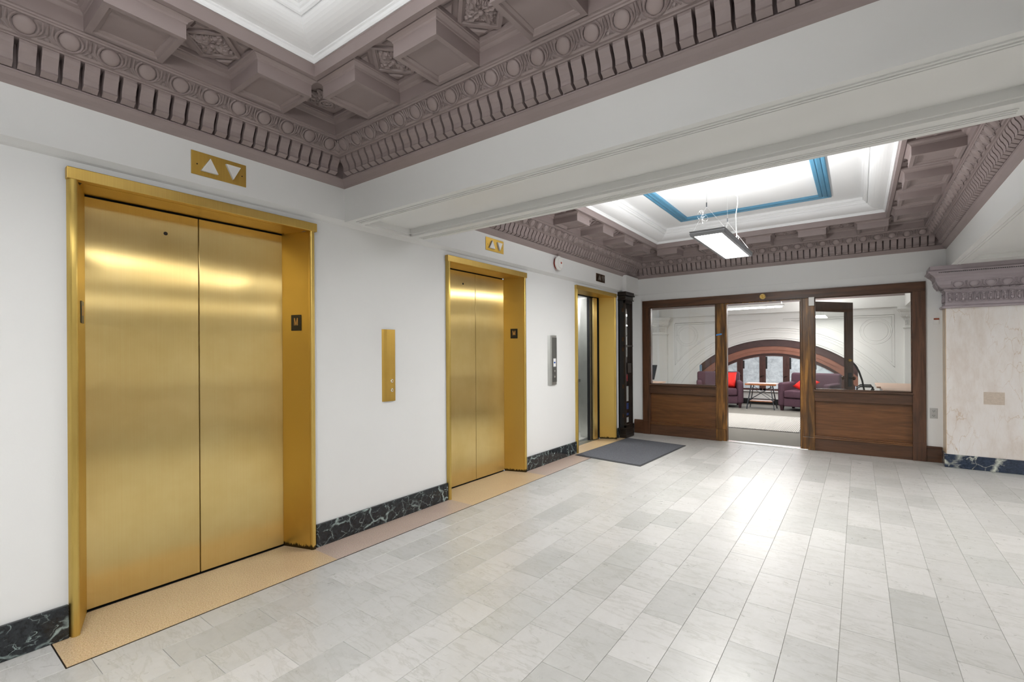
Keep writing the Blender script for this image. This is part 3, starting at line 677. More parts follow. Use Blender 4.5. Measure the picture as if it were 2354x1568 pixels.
def cornice(A, B, d, idx, label, a_from=None, a_to=None, detail=True):
    root = thing('trim_%d' % idx, label, 'cornice', tuple((A+B)/2+z0*CZ), kind='structure')
    mb = MB(); sweep(mb, A, B, d, PROF); part(mb, 'moulding', M['purple'], root)
    if not detail: return root
    al = (B-A).normalized(); Ltot = (B-A).length
    lo = 0.22 if a_from is None else a_from; hi = Ltot-0.22 if a_to is None else a_to
    s_ = z0.cross(d); flip = 1 if s_.dot(al) > 0 else -1
    n = int(round((hi-lo)/0.1405)); p = (hi-lo)/n
    t3 = d*SL_T.x+z0*SL_T.y; n3 = d*SL_T.y-z0*SL_T.x
    for k in range(n+1):
        c = A+al*(lo+k*p)+d*SL_C[0]+z0*SL_C[1]
        link('egg', EGG, root, frame_mat(c, s_, t3, n3)); link('egg_rim', RIM, root, frame_mat(c, s_, t3, n3))
        if k < n: link('dart', DART, root, frame_mat(c+al*p/2, s_, t3, n3))
    lo2, hi2 = (0.135 if a_from is None else a_from-0.05), (Ltot-0.135 if a_to is None else a_to)
    n = int(round((hi2-lo2)/0.0708)); p = (hi2-lo2)/n
    for k in range(n+1):
        c = A+al*(lo2+k*p); link('dentil', DEN, root, frame_mat(c, s_, d, z0) if s_.cross(d).dot(z0) > 0 else frame_mat(c, -s_, d, z0))
    return root
def leaf(mb, cx, cy, z, an, ln, wd, lift=0.010):
    # carved leaf: midrib ridge with scalloped lobes, pointing along angle an
    ca, sa = math.cos(an), math.sin(an)
    def P(u, v, h): return (cx+u*ca-v*sa, cy+u*sa+v*ca, z-h)
    us = [0.0, 0.22, 0.40, 0.55, 0.72, 0.84, 1.0]; ws = [0.25, 0.85, 0.55, 1.0, 0.5, 0.62, 0.0]
    vs = []; fs = []
    for u, w_ in zip(us, ws):
        h = lift*(0.4+0.9*math.sin(PI*min(u, 0.95)))
        vs += [P(u*ln, -w_*wd, 0.0), P(u*ln, -w_*wd*0.55, h*0.9), P(u*ln, 0, h*0.45), P(u*ln, w_*wd*0.55, h*0.9), P(u*ln, w_*wd, 0.0)]
    for k in range(len(us)-1):
        for q in range(4): fs.append((k*5+q, k*5+q+1, (k+1)*5+q+1, (k+1)*5+q))
    mb.add(vs, fs)
def rosette_square():
    mb = MB()
    mb.ell((0, 0, -0.014), 0.015, 0.015, 0.012, 10, 5)
    for q in range(4):
        a = q*PI/2
        leaf(mb, 0.006*math.cos(a), 0.006*math.sin(a), -0.002, a, 0.098, 0.030, 0.016)
        leaf(mb, 0.004*math.cos(a+PI/4), 0.004*math.sin(a+PI/4), 0.0, a+PI/4, 0.070, 0.024, 0.012)
        for sg in (-1, 1):
            leaf(mb, 0.030*math.cos(a+sg*0.3), 0.030*math.sin(a+sg*0.3), 0.0, a+sg*0.55, 0.048, 0.014, 0.012)
            mb.ell((0.052*math.cos(a+sg*0.45), 0.052*math.sin(a+sg*0.45), -0.008), 0.009, 0.009, 0.008, 7, 4)
    return mb.mesh('rosette', M['purple'])
def rosette_round():
    mb = MB()
    for k in range(12): leaf(mb, 0.03*math.cos(k*PI/6), 0.03*math.sin(k*PI/6), -0.006, k*PI/6, 0.078, 0.024, 0.016)
    for k in range(12): leaf(mb, 0.02*math.cos(k*PI/6+0.26), 0.02*math.sin(k*PI/6+0.26), -0.018, k*PI/6+0.26, 0.058, 0.017, 0.014)
    mb.tube([(0.036*math.cos(t), 0.036*math.sin(t), -0.036) for t in lin(0, 2*PI*15/16, 16)], 0.006, 6, True)
    for k in range(7): leaf(mb, 0.0, 0.0, -0.030, k*2*PI/7, 0.032, 0.012, 0.010)
    mb.ell((0, 0, -0.036), 0.012, 0.012, 0.008, 10, 5)
    return mb.mesh('rosette', M['purple'])
def block_mesh(w_=0.298, l=0.312):
    # hanging block: local x along width, y inward; bottom z=0 (world 2.812), open against cornice
    mb = MB(); h = w_/2
    # recessed bottom panel
    def rect(i, z): return [(-h+i, i, z), (h-i, i, z), (h-i, l-i, z), (-h+i, l-i, z)]
    rings = [rect(0, 0.07), rect(0, 0.0), rect(0.026, 0.0), rect(0.030, 0.010), rect(0.036, 0.012), rect(0.044, 0.016), rect(0.046, 0.020)]
    vs = [v for r_ in rings for v in r_]; fs = []
    for i in range(len(rings)-1):
        for j in range(4): fs.append((i*4+j, i*4+(j+1) % 4, (i+1)*4+(j+1) % 4, (i+1)*4+j))
    k = (len(rings)-1)*4; fs.append((k, k+1, k+2, k+3)); mb.add(vs, fs)
    # crown flare
    pr = [(0.0, 0.068), (0.003, 0.070), (0.006, 0.078), (0.016, 0.086), (0.024, 0.090), (0.026, 0.096), (0.030, 0.097), (0.030, 0.12)]
    vs = []
    for (o_, z) in pr: vs += [(-h-o_, -0.0, z), (-h-o_, l+o_, z), (h+o_, l+o_, z), (h+o_, -0.0, z)]
    fs = []
    for i in range(len(pr)-1):
        for j in range(3): fs.append((i*4+j, i*4+j+1, (i+1)*4+j+1, (i+1)*4+j))
    mb.add(vs, fs)
    return mb.mesh('coffer_block', M['purple'])
ROS, ROR, BLK = rosette_square(), rosette_round(), block_mesh()
def diamond_mesh():
    mb = MB()
    # sunken diamond frame: raised square frame rotated 45 degrees and four corner triangles
    def sq(r_, z): return [(r_, 0, z), (0, r_, z), (-r_, 0, z), (0, -r_, z)]
    rs = [sq(0.150, 0.0), sq(0.148, -0.012), sq(0.122, -0.012), sq(0.118, -0.006), sq(0.110, -0.004), sq(0.108, 0.0)]
    vs = [v for r_ in rs for v in r_]; fs = []
    for i in range(len(rs)-1):
        for j in range(4): fs.append((i*4+j, i*4+(j+1) % 4, (i+1)*4+(j+1) % 4, (i+1)*4+j))
    mb.add(vs, fs)
    for q in range(4):
        a = q*PI/2+PI/4; ca, sa = math.cos(a), math.sin(a)
        def tr(u, v, z): return (u*ca-v*sa, u*sa+v*ca, z)
        mb.add([tr(0.128, -0.045, -0.002), tr(0.128, 0.045, -0.002), tr(0.173, 0, -0.002), tr(0.135, -0.03, -0.012), tr(0.135, 0.03, -0.012), tr(0.163, 0, -0.012)],
               [(0, 1, 4, 3), (1, 2, 5, 4), (2, 0, 3, 5), (3, 4, 5)])
    return mb.mesh('diamond_frame', M['purple'])
DIA = diamond_mesh()
def ringbox(mb, x0, x1, y0, y1, oa, ob, za, zb):
    mb.box(x0+oa, x1-oa, y0+oa, y0+ob, za, zb).box(x0+oa, x1-oa, y1-ob, y1-oa, za, zb)
    mb.box(x0+oa, x0+ob, y0+ob, y1-ob, za, zb).box(x1-ob, x1-oa, y0+ob, y1-ob, za, zb)
def sweep_all(mb, x0, x1, y0, y1, prof):
    for (A, B, d) in side_frames(x0, x1, y0, y1).values(): sweep(mb, A, B, d, prof)
def bay(x0, x1, y0, y1, label, sides, xs, ysl, corners, blocks_on=('left', 'right', 'near', 'far')):
    ce = thing('ceiling', label, 'ceiling', ((x0+x1)/2, (y0+y1)/2, 2.8), kind='structure')
    mb = MB(); ringbox(mb, x0, x1, y0, y1, 0.245, 0.56, 2.93, 2.96); part(mb, 'coffer_ground', M['purple'], ce)
    mb = MB(); sweep_all(mb, x0, x1, y0, y1, [(0.545, 2.97), (0.545, 2.905), (0.549, 2.900), (0.578, 2.900), (0.580, 2.958), (0.583, 2.962), (0.583, 2.968)])
    part(mb, 'ring_fascia', M['purple'], ce)
    mb = MB(); cove = [(0.583, 2.966), (0.588, 2.965), (0.594, 2.972), (0.596, 2.985), (0.604, 2.989), (0.606, 2.995)]
    cove += [(0.606+0.150*math.sin(t)**1.0, 2.995+0.072*(1-math.cos(t))*1.0) for t in lin(0.25, PI/2, 9)]
    cove += [(0.758, 3.060), (0.764, 3.058), (0.772, 3.064), (0.776, 3.078), (0.784, 3.082), (0.790, 3.092), (0.80, 3.094), (0.80, 3.125), (0.82, 3.13)]
    sweep_all(mb, x0, x1, y0, y1, cove); part(mb, 'cove', M['tray'], ce)
    mb = MB().box(x0+0.8, x1-0.8, y0+0.8, y1-0.8, 3.128, 3.16); part(mb, 'tray_panel', M['tray'], ce)
    mb = MB(); sweep_all(mb, x0, x1, y0, y1, [(1.085, 3.13), (1.085, 3.108), (1.092, 3.104), (1.105, 3.104), (1.110, 3.112), (1.118, 3.114), (1.124, 3.106), (1.150, 3.100), (1.156, 3.108), (1.164, 3.108), (1.170, 3.100), (1.196, 3.100), (1.204, 3.106), (1.206, 3.13)])
    part(mb, 'blue_frame', M['blue'], ce, label='blue painted moulded frame on the white ceiling')
    part(MB().box(x0-0.3, x1+0.3, y0-0.3, y1+0.3, 3.17, 3.2), 'slab_above', M['tray'], ce)
    Z = 2.812
    gx = [(xs[i]+xs[i+1])/2 for i in range(len(xs)-1)]; gy = [(ysl[i]+ysl[i+1])/2 for i in range(len(ysl)-1)]
    for nm, (A, B, d) in side_frames(x0, x1, y0, y1).items():
        if nm not in blocks_on: continue
        s_ = z0.cross(d)
        cs = xs if nm in ('near', 'far') else ysl; gs = gx if nm in ('near', 'far') else gy
        def at(c, o_, z):
            p = A.copy()
            if nm in ('near', 'far'): p.x = c
            else: p.y = c
            return p+d*o_+z0*z
        # local axes: x = along (right-handed with y = inward, z = up)
        ax = -s_ if s_.cross(d).dot(z0) < 0 else s_
        for c in cs: link('coffer_block', BLK, ce, frame_mat(at(c, 0.205, Z), ax, d, z0))
        for c in gs:
            link('diamond_frame', DIA, ce, frame_mat(at(c, 0.385, 2.93), ax, d, z0)); link('rosette', ROS, ce, frame_mat(at(c, 0.385, 2.93), ax, d, z0))
    for (cx, cy) in corners: link('rosette', ROR, ce, Matrix.Translation((cx, cy, 2.93)))
    return ce
XS = [0.75+0.613*k for k in range(5)]
Y1S = [1.343-0.62*k for k in range(7)]
Y2S = sorted([6.755-0.655*k for k in range(6)])
bay(FX, RX, B1Y0, NY, 'mauve coffered ceiling with white tray over the near bay', None, XS, sorted(Y1S), [(FX+0.385, NY-0.385)], ('left', 'far', 'right'))
bay(FX, RX, FY0, FY1, 'mauve coffered ceiling with white tray and blue frame over the far bay', None, XS, Y2S, [(FX+0.385, FY1-0.385), (RX-0.385, FY1-0.385)])
s1 = side_frames(FX, RX, B1Y0, NY); s2 = side_frames(FX, RX, FY0, FY1)
cornice(*s1['left'], 7, 'mauve egg and dentil cornice above the nearest elevator', a_from=2.70-0.2+0.25)
cornice(*s1['far'], 8, 'mauve egg and dentil cornice along the near face of the white beam')
cornice(*s1['right'], 9, 'mauve cornice on the right side of the near bay', detail=False)
cornice(*s1['near'], 10, 'mauve cornice at the back of the near bay', detail=False)
cornice(*s2['left'], 11, 'mauve egg and dentil cornice above the middle and open elevators')
cornice(*s2['far'], 12, 'mauve egg and dentil cornice above the wooden partition')
cornice(*s2['right'], 13, 'mauve egg and dentil cornice on the right side of the far bay')
cornice(*s2['near'], 14, 'mauve cornice on the far face of the white beam', detail=False)
# corner leaves
mb = MB()
for k in range(7):
    a = (k-3)*0.22; mb.tube([(0, -0.036, 0.004), (0.5*math.sin(a)*0.05, -0.01, 0.010), (math.sin(a)*0.062, 0.034*math.cos(a), 0.005)], [0.004, 0.0065, 0.004], 5)
LEAF = mb.mesh('corner_leaf', M['purple'], smooth=True)
for (cx, cy, dx, dy) in ((FX, NY, 1, -1), (FX, FY1, 1, -1), (RX, FY1, -1, -1)):
    dd = Vector((dx, dy, 0)).normalized(); k = math.sqrt(2)
    t3 = (dd*SL_T.x*k+z0*SL_T.y).normalized(); n3 = (dd*t3.z-z0*(t3.dot(dd))).normalized(); s_ = t3.cross(n3)
    o = link('corner_leaf', LEAF, None, frame_mat(Vector((cx, cy, 0))+Vector((dx, dy, 0))*0.157+z0*2.7665, s_, t3, n3))
    o['label'] = {0: 'carved acanthus leaf in the cornice corner over the near elevator side', 1: 'carved acanthus leaf in the cornice corner above the display case', 2: 'carved acanthus leaf in the cornice corner above the marble pilaster'}[0 if cy == NY else (1 if dx > 0 else 2)]
    o['category'] = 'carved leaf'; o['kind'] = 'structure'

# right-hand bays outside the picture: plain white ceilings, end walls
struct(MB().box(4.6, 8.6, FY0, 7.9, 2.75, 2.8).box(4.6, 8.6, B1Y0, NY, 2.75, 2.8), 'ceiling', M['tray'], 'plain white ceiling of the side bays', 'ceiling')
struct(MB().box(8.6, 8.7, -3.6, 7.9, 0, 3.2), 'wall_right', M['wall'], 'white wall at the far right of the lobby', 'wall')
struct(MB().box(-0.25, 8.7, -3.6, -3.5, 0, 3.3), 'wall_front', M['wall'], 'white wall behind the viewer', 'wall')

col = thing('pillar', 'cream marble pillar under the beam crossing, unseen, added for door reflections', 'pillar', (4.25, 2.43, 0), kind='structure')  # out of view, added for the brass doors to reflect
part(MB().box(3.88, 4.62, 2.06, 2.79, 0.152, SZ), 'shaft', M['cream'], col)
part(MB().box(3.86, 4.64, 2.04, 2.81, 0.0, 0.152), 'base_slab', M['nmarble'], col)
struct(MB().box(8.575, 8.6, -3.5, 7.6, 0, 0.158), 'baseboard_right', M['bmarble'], 'black marble baseboard on the far right wall', 'baseboard')
ct = thing('reflection_counter', 'unseen counter with a dark top, off to the right of the lobby', 'reflection_counter', (5.5, 2.0, 0))  # out of view, added to put dark bands in the door reflections
part(MB().box(5.42, 5.70, -1.0, 5.6, 0.12, 0.76), 'front_panel', M['cream'], ct)
part(MB().box(5.40, 5.75, -1.02, 5.62, 0.76, 0.86), 'countertop', M['oak_h'], ct, bev=0.006)
part(MB().box(5.42, 5.70, -1.0, 5.6, 0.0, 0.12), 'plinth', M['nmarble'], ct)

# ------------------------------------------------------------------ end wall around the partition
mb = MB().box(-0.25, 0.177, FY1, FY1+0.12, 0, SZ-0.012).box(3.718, 8.7, FY1, FY1+0.12, 0, SZ-0.012).box(0.177, 3.718, FY1, FY1+0.12, 2.188, SZ-0.012)
mb.box(-0.25, 8.7, FY1-0.006, FY1+0.12, SZ-0.012, TOP)
struct(mb, 'wall_back', M['wall'], 'white end wall around the wooden partition', 'wall')
struct(MB().box(0.025, 0.176, FY1-0.024, FY1, 0, 0.205).box(0.025, 0.176, FY1-0.018, FY1, 0.205, 0.225), 'baseboard_back', M['oak_h'], 'short oak baseboard between display case and partition', 'baseboard', bev=0.003)
struct(MB().box(3.719, 3.862, FY1-0.024, FY1, 0, 0.165).box(3.719, 3.862, FY1-0.018, FY1, 0.165, 0.19), 'baseboard_back', M['oak_h'], 'short oak baseboard between partition and marble pilaster', 'baseboard', bev=0.003)

# ------------------------------------------------------------------ wooden partition
P = FY1
pt = thing('partition', 'dark oak partition with glazed upper panes and an open doorway', 'partition', (1.95, P, 0), kind='structure')
H = M['oak_h']; V = M['oak_v']
part(MB().box(0.177, 3.718, P-0.03, P+0.10, 2.072, 2.188), 'header', H, pt, bev=0.003)
part(MB().box(0.177, 0.298, P-0.03, P+0.10, 0.0, 2.072), 'stile', V, pt, bev=0.003)
part(MB().box(3.592, 3.718, P-0.03, P+0.10, 0.0, 2.072), 'stile', V, pt, bev=0.003)
for (a, b) in ((1.317, 1.455), (2.438, 2.578)):
    q = part(MB().box(a, b, P-0.022, P+0.10, 0.18, 2.072), 'post', M['oak_post'], pt, bev=0.004, label='golden figured oak door post')
    part(MB().box(a, b, P-0.026, P+0.10, 0.0, 0.178), 'plinth_block', M['oak_post'], pt, bev=0.003)
part(MB().box(0.177, 0.298, P-0.034, P-0.03, 0.0, 0.222), 'plinth_block', V, pt)
part(MB().box(3.592, 3.718, P-0.034, P-0.03, 0.0, 0.222), 'plinth_block', V, pt)
part(MB().box(1.455, 1.470, P-0.012, P+0.085, 0.0, 2.072).box(2.414, 2.438, P-0.012, P+0.085, 0.0, 2.072).box(1.470, 2.414, P-0.012, P+0.085, 2.054, 2.072), 'door_stop', M['oak_post'], pt, bev=0.002)
for (a, b) in ((0.298, 1.317), (2.578, 3.592)):
    part(MB().box(a, b, P+0.035, P+0.06, 0.18, 0.72), 'panel', M['oak_panel'], pt)
    part(MB().box(a, b, P-0.018, P+0.08, 0.675, 0.80), 'middle_rail', H, pt, bev=0.002)
    part(MB().box(a-0.012, b+0.012, P-0.048, P+0.09, 0.80, 0.826), 'sill', H, pt, bev=0.006)
    part(MB().box(a, b, P-0.018, P+0.08, 0.0, 0.165), 'bottom_rail', H, pt, bev=0.002)
    part(MB().box(a, b, P-0.026, P+0.07, 0.165, 0.183).box(a, b, P-0.010, P+0.07, 0.183, 0.200), 'rail_moulding', M['oak_panel'], pt, bev=0.003)
    part(MB().box(a, a+0.012, P-0.006, P+0.03, 0.826, 2.072).box(b-0.012, b, P-0.006, P+0.03, 0.826, 2.072).box(a, b, P-0.006, P+0.03, 2.06, 2.072).box(a, b, P-0.006, P+0.03, 0.826, 0.838), 'glazing_bead', H, pt)
    part(MB().box(a+0.005, b-0.005, P+0.012, P+0.017, 0.83, 2.068), 'glass_pane', M['glass'], pt)
mb = MB().lathe([(0.040, 0), (0.041, 0.006), (0.036, 0.010), (0.031, 0.008), (0.029, 0.006)], (1.956, P-0.03, 2.133), (0, -1, 0), 28)
o = thing('medallion', 'small round brass medallion on the partition header', 'medallion', (1.956, P-0.03, 2.133))
part(mb, 'rim', plain('polished_yellow_brass', (0.75, 0.55, 0.22), 0.2, 1.0), o, smooth=False)
mb = MB()
rg = random.Random(3)
for k in range(9): mb.ell((1.956+rg.uniform(-.02, .02), P-0.038, 2.133+rg.uniform(-.02, .02)), 0.009, 0.004, 0.006, 6, 4)
part(mb, 'relief', M['brass_plate'], o)
solo(MB().box(2.516, 2.580, P-0.052, P-0.0225, 1.963, 2.078), 'sensor_box', M['white_plastic'], 'small white sensor box at the top of the right door post', 'sensor', bev=0.002)
solo(MB().prism([(1.325, P-0.0228, 1.587), (1.400, P-0.0228, 1.600), (1.410, P-0.0228, 1.612), (1.395, P-0.0228, 1.622), (1.326, P-0.0228, 1.610)], (0, -0.0008, 0)), 'tape_strip', M['tape'], 'short strip of blue tape on the left door post', 'tape')
solo(MB().box(1.40, 2.50, P-0.034, P+0.09, 0.0, 0.008), 'threshold', M['threshold'], 'pale metal threshold strip under the open doorway', 'threshold', kind='structure', bev=0.002)
for z in (0.30, 1.08, 1.80):
    part(MB().box(2.4125, 2.4145, P+0.0, P+0.085, z, z+0.10), 'hinge_leaf', M['brass_plate'], pt)

# door leaf (opened into the office)
ang = math.radians(52.5)
dl = thing('door_1', 'glazed dark oak door leaf swung open behind the partition', 'door', (2.432, P+0.075, 0.0), kind='structure', rotz=ang)
DM = PM[dl.name]
def dpart(mb, name, mat, **kw):
    o = link(name, mb.mesh(name, mat, kw.pop('smooth', False), kw.pop('bev', 0.0), 2), None); o.parent = dl; return o
dk = M['oak_v']; W = 0.93
dpart(MB().box(0.0, 0.105, 0, 0.045, 0.012, 2.045), 'stile', dk, bev=0.002)
dpart(MB().box(W-0.12, W, 0, 0.045, 0.012, 2.045), 'stile', dk, bev=0.002)
dpart(MB().box(0.105, W-0.12, 0, 0.045, 1.905, 2.045), 'rail', H, bev=0.002)
dpart(MB().box(0.105, W-0.12, 0, 0.045, 0.68, 0.80), 'rail', H, bev=0.002)
dpart(MB().box(0.105, W-0.12, 0, 0.045, 0.012, 0.25), 'rail', H, bev=0.002)
dpart(MB().box(0.105, W-0.12, 0.016, 0.03, 0.25, 0.68), 'panel', M['oak_panel'])
dpart(MB().box(0.105, W-0.12, 0.020, 0.025, 0.80, 1.905), 'glass_pane', M['glass'])
lp = dpart(MB().box(W-0.10, W-0.035, -0.004, 0.0, 0.83, 1.03), 'lock_plate', M['black'])
for sg in (-1, 1):
    y_ = -0.004 if sg < 0 else 0.045
    dpart(MB().lathe([(0.012, 0), (0.010, 0.03), (0.022, 0.04), (0.028, 0.055), (0.022, 0.068), (0.008, 0.072)], (W-0.068, y_, 0.955), (0, sg, 0), 18), 'knob', M['bronze_plate'], smooth=True)
dpart(MB().lathe([(0.022, 0), (0.018, 0.012), (0.006, 0.014), (0.006, 0.03)], (W-0.068, 0, 1.21), (0, -1, 0), 16), 'deadbolt', M['brass_plate'])

# ------------------------------------------------------------------ outlet, switch
o = thing('wall_outlet', 'grey duplex wall outlet beside the partition', 'outlet', (3.787, P, 0.53))
part(MB().box(3.752, 3.823, P-0.006, P, 0.526, 0.650), 'cover_plate', M['grey_plastic'], o, bev=0.002)
for z in (0.560, 0.615):
    s_ = part(MB().lathe([(0.017, 0), (0.016, 0.003)], (3.787, P-0.006, z), (0, -1, 0), 16), 'socket', M['grey_plastic'], o)
    mb = MB()
    for (dx, dz) in ((-0.008, 0.003), (0.008, 0.003), (0, -0.009)): mb.box(3.787+dx-0.002, 3.787+dx+0.002, P-0.0098, P-0.009, z+dz-0.004, z+dz+0.004)
    part(mb, 'slot', M['black'], s_)
o = thing('wall_switch', 'small cream wall plate with a rusty orange top, beside the marble pilaster', 'switch', (3.813, P, 1.66))
part(MB().box(3.786, 3.841, P-0.006, P, 1.662, 1.715), 'plate', M['wall'], o, bev=0.002)
part(MB().box(3.792, 3.841, P-0.010, P, 1.717, 1.735), 'bar', M['rust'], o, bev=0.002)

# ------------------------------------------------------------------ marble pilaster with capital
CX, CXR, CY = 3.872, 4.63, 7.365
pl_ = thing('pilaster', 'cream marble pilaster with a mauve carved capital and dark veined base', 'pilaster', (4.25, CY, 0), kind='structure')
part(MB().box(CX+0.004, CXR, CY, P-0.001, 0.152, 1.835), 'shaft', M['cream'], pl_)
part(MB().box(CX-0.001, CX+0.004, CY+0.001, P-0.001, 0.152, 1.835), 'edge_slab', M['cream_side'], pl_, label='yellowed narrow side slab')
part(MB().box(CX-0.016, CXR+0.01, CY-0.014, P-0.026, 0.0, 0.152), 'base_slab', M['nmarble'], pl_, bev=0.004, label='navy marble base with white veins')
part(MB().box(4.183, 4.350, CY-0.0008, CY, 0.742, 0.880), 'stain_patch', M['stain'], pl_, label='matt beige rectangular patch on the marble')
cap = part(MB(), 'capital', M['purple2'], pl_)
cp = [(0.0, 1.832), (0.022, 1.832), (0.030, 1.842), (0.030, 1.852), (0.018, 1.860), (0.006, 1.864), (0.004, 1.892), (0.0, 1.896), (0.0, 2.022), (0.006, 2.026), (0.006, 2.032), (0.014, 2.036), (0.018, 2.046), (0.014, 2.056), (0.030, 2.062),
      (0.050, 2.075), (0.072, 2.100), (0.084, 2.130), (0.088, 2.140), (0.092, 2.142), (0.096, 2.175), (0.112, 2.200), (0.132, 2.216), (0.140, 2.222), (0.148, 2.236), (0.160, 2.240), (0.163, 2.250), (0.155, 2.262), (0.146, 2.27), (0.146, 2.311), (0.0, 2.311)]
mb = MB(); n = len(cp); vs = []
for (o_, z) in cp: vs += [(CX-o_, P-0.001, z), (CX-o_, CY-o_, z), (CXR+o_, CY-o_, z), (CXR+o_, P-0.001, z)]
fs = []
for i in range(n-1):
    for j in range(3): fs.append((i*4+j, i*4+j+1, (i+1)*4+j+1, (i+1)*4+j))
mb.add(vs, fs); mb.box(CX+0.01, CXR-0.01, CY+0.01, P-0.001, 1.83, 2.30)
cap.data = mb.mesh('capital', M['purple2'])
k_ = 0.131/0.1405
def egg_p():
    me = EGG.copy(); me.materials.clear(); me.materials.append(M['purple2']); return me
EGG2, RIM2, DART2 = egg_p(), rim_mesh(1.0, M['purple2']), dart_mesh(1.0, M['purple2'])
td = Vector((0, -0.46, 0.888)).normalized(); nd = Vector((0, -0.888, -0.46)).normalized()
for k in range(6):
    c = Vector((3.972+0.131*k, CY-0.066, 2.098)); mw = frame_mat(c, Vector((1, 0, 0)), td, nd)
    link('egg', EGG2, cap, mw); link('egg_rim', RIM2, cap, mw)
    link('dart', DART2, cap, frame_mat(c+Vector((0.0655, 0, 0)), Vector((1, 0, 0)), td, nd))
td2 = Vector((-0.46, 0, 0.888)).normalized(); nd2 = Vector((-0.888, 0, -0.46)).normalized()
for k in range(2):
    c = Vector((CX-0.066, 7.45+0.12*k, 2.098)); mw = frame_mat(c, Vector((0, -1, 0)), td2, nd2)
    link('egg', EGG2, cap, mw); link('egg_rim', RIM2, cap, mw)
# lotus leaves
mb = MB()
mb.tube([(0.021, 0.05, 0.002)]+[(0.021*math.cos(t), 0.046+0.014*math.sin(t)-0.004, 0.004) for t in lin(0, PI, 7)]+[(-0.021, 0.05, 0.002), (-0.022, 0.0, 0.004)]+[(0.022*math.cos(t), -0.03+0.026*math.sin(t), 0.005) for t in lin(PI, 2*PI, 8)]+[(0.022, 0.0, 0.004)], 0.0035, 5, True)
mb.ell((0, -0.026, 0.003), 0.013, 0.020, 0.009, 8, 5); mb.ell((0, 0.006, 0.003), 0.006, 0.016, 0.006, 6, 4); mb.ell((0, 0.030, 0.002), 0.014, 0.012, 0.007, 8, 4)
LOT = mb.mesh('lotus_leaf', M['purple2'], smooth=True)
for k in range(12):
    link('lotus_leaf', LOT, cap, frame_mat(Vector((3.912+0.0555*k, CY-0.002, 1.958)), Vector((1, 0, 0)), z0, Vector((0, -1, 0))))
for k in range(4):
    link('lotus_leaf', LOT, cap, frame_mat(Vector((CX-0.002, 7.40+0.0555*k, 1.958)), Vector((0, -1, 0)), z0, Vector((-1, 0, 0))))
b1 = MB().ell((0, 0, 0), 0.021, 0.009, 0.009, 10, 6, ).mesh('bead', M['purple2'], smooth=True)
b2 = MB().ell((0, 0, 0), 0.005, 0.010, 0.010, 8, 6).mesh('reel', M['purple2'], smooth=True)
for k in range(10):
    x = 3.895+0.0655*k; link('bead', b1, cap, Matrix.Translation((x, CY-0.018, 2.046)))
    for dx in (0.027, 0.0385): link('reel', b2, cap, Matrix.Translation((x+dx, CY-0.018, 2.046)))
mb = MB()
for k in range(52): mb.box(3.80+0.0165*k, 3.809+0.0165*k, CY-0.1585, CY-0.150, 2.230, 2.237)
part(mb, 'small_dentils', M['black'], cap)
bpy.data.objects[cap.name].matrix_basis = Matrix.Identity(4)

# ------------------------------------------------------------------ display case in the corner
dc = thing('display_case', 'narrow black bronze glazed display case in the far left corner', 'display case', (0.06, 7.15, 0))
cx0, cx1, cy0, cy1 = 0.001, 0.118, 7.0, 7.295
part(MB().box(cx0, cx1+0.012, cy0-0.012, cy1+0.012, 0.0, 0.055).box(cx0, cx1+0.006, cy0-0.006, cy1+0.006, 0.055, 0.105).box(cx0, cx1+0.012, cy0-0.012, cy1+0.012, 0.105, 0.125).box(cx0, cx1+0.004, cy0-0.004, cy1+0.004, 0.125, 0.16), 'base', M['bronze'], dc, bev=0.004)
part(MB().box(cx0, 0.02, cy0, cy1, 0.16, 2.17).box(cx0, cx1, cy1-0.012, cy1, 0.16, 2.17).box(cx0, cx1-0.03, cy0, cy0+0.012, 0.16, 2.17), 'case_body', M['black'], dc)
part(MB().box(cx0, cx1+0.02, cy0-0.02, cy1+0.02, 2.165, 2.18).box(cx0, cx1+0.008, cy0-0.008, cy1+0.008, 2.18, 2.235).box(cx0, cx1+0.03, cy0-0.03, cy1+0.03, 2.235, 2.26).box(cx0, cx1+0.022, cy0-0.022, cy1+0.022, 2.26, 2.298), 'cornice', M['bronze'], dc, bev=0.004)
dr = part(MB().box(cx1-0.03, cx1, cy0, cy0+0.035, 0.16, 2.165).box(cx1-0.03, cx1, cy1-0.03, cy1, 0.16, 2.165).box(cx1-0.03, cx1, cy0, cy1, 0.16, 0.20).box(cx1-0.03, cx1, cy0, cy1, 2.12, 2.165).box(cx1-0.034, cx1+0.006, cy0, cy1, 1.435, 1.455), 'door', M['bronze'], dc, bev=0.002)
part(MB().box(cx1-0.014, cx1-0.010, cy0+0.03, cy1-0.03, 0.2, 2.12), 'glass_pane', M['glass'], dr)
for z in (1.98, 1.52, 1.36, 0.78, 0.32): part(MB().box(cx1-0.05, cx1-0.028, cy0-0.006, cy0, z, z+0.06), 'hinge', M['bronze_plate'], dr)
part(MB().box(cx1, cx1+0.014, cy0+0.06, cy0+0.20, 1.02, 1.17), 'lock_box', M['bronze'], dr, bev=0.002)
pieces = [('poster', M['grey_plastic'], 1.62, 2.05, 'grey sheet at the top of the display case', 0.04), ('poster', M['paper'], 1.47, 1.60, 'white sheet under the grey one in the display case', 0.04),
          ('poster', M['alu'], 1.18, 1.42, 'dark grey sheet in the middle of the display case', 0.04), ('poster', M['darkred'], 0.88, 0.99, 'dark red sheet in the display case', 0.05),
          ('leaflet', M['paper'], 0.56, 0.80, 'white leaflet standing in the display case', 0.06), ('leaflet', M['navy'], 0.43, 0.53, 'blue and white leaflet low in the display case', 0.06),
          ('leaflet', M['navy'], 0.33, 0.37, 'thin blue leaflet near the case bottom', 0.06), ('leaflet', M['paper'], 0.22, 0.30, 'white leaflet at the bottom of the display case', 0.06)]
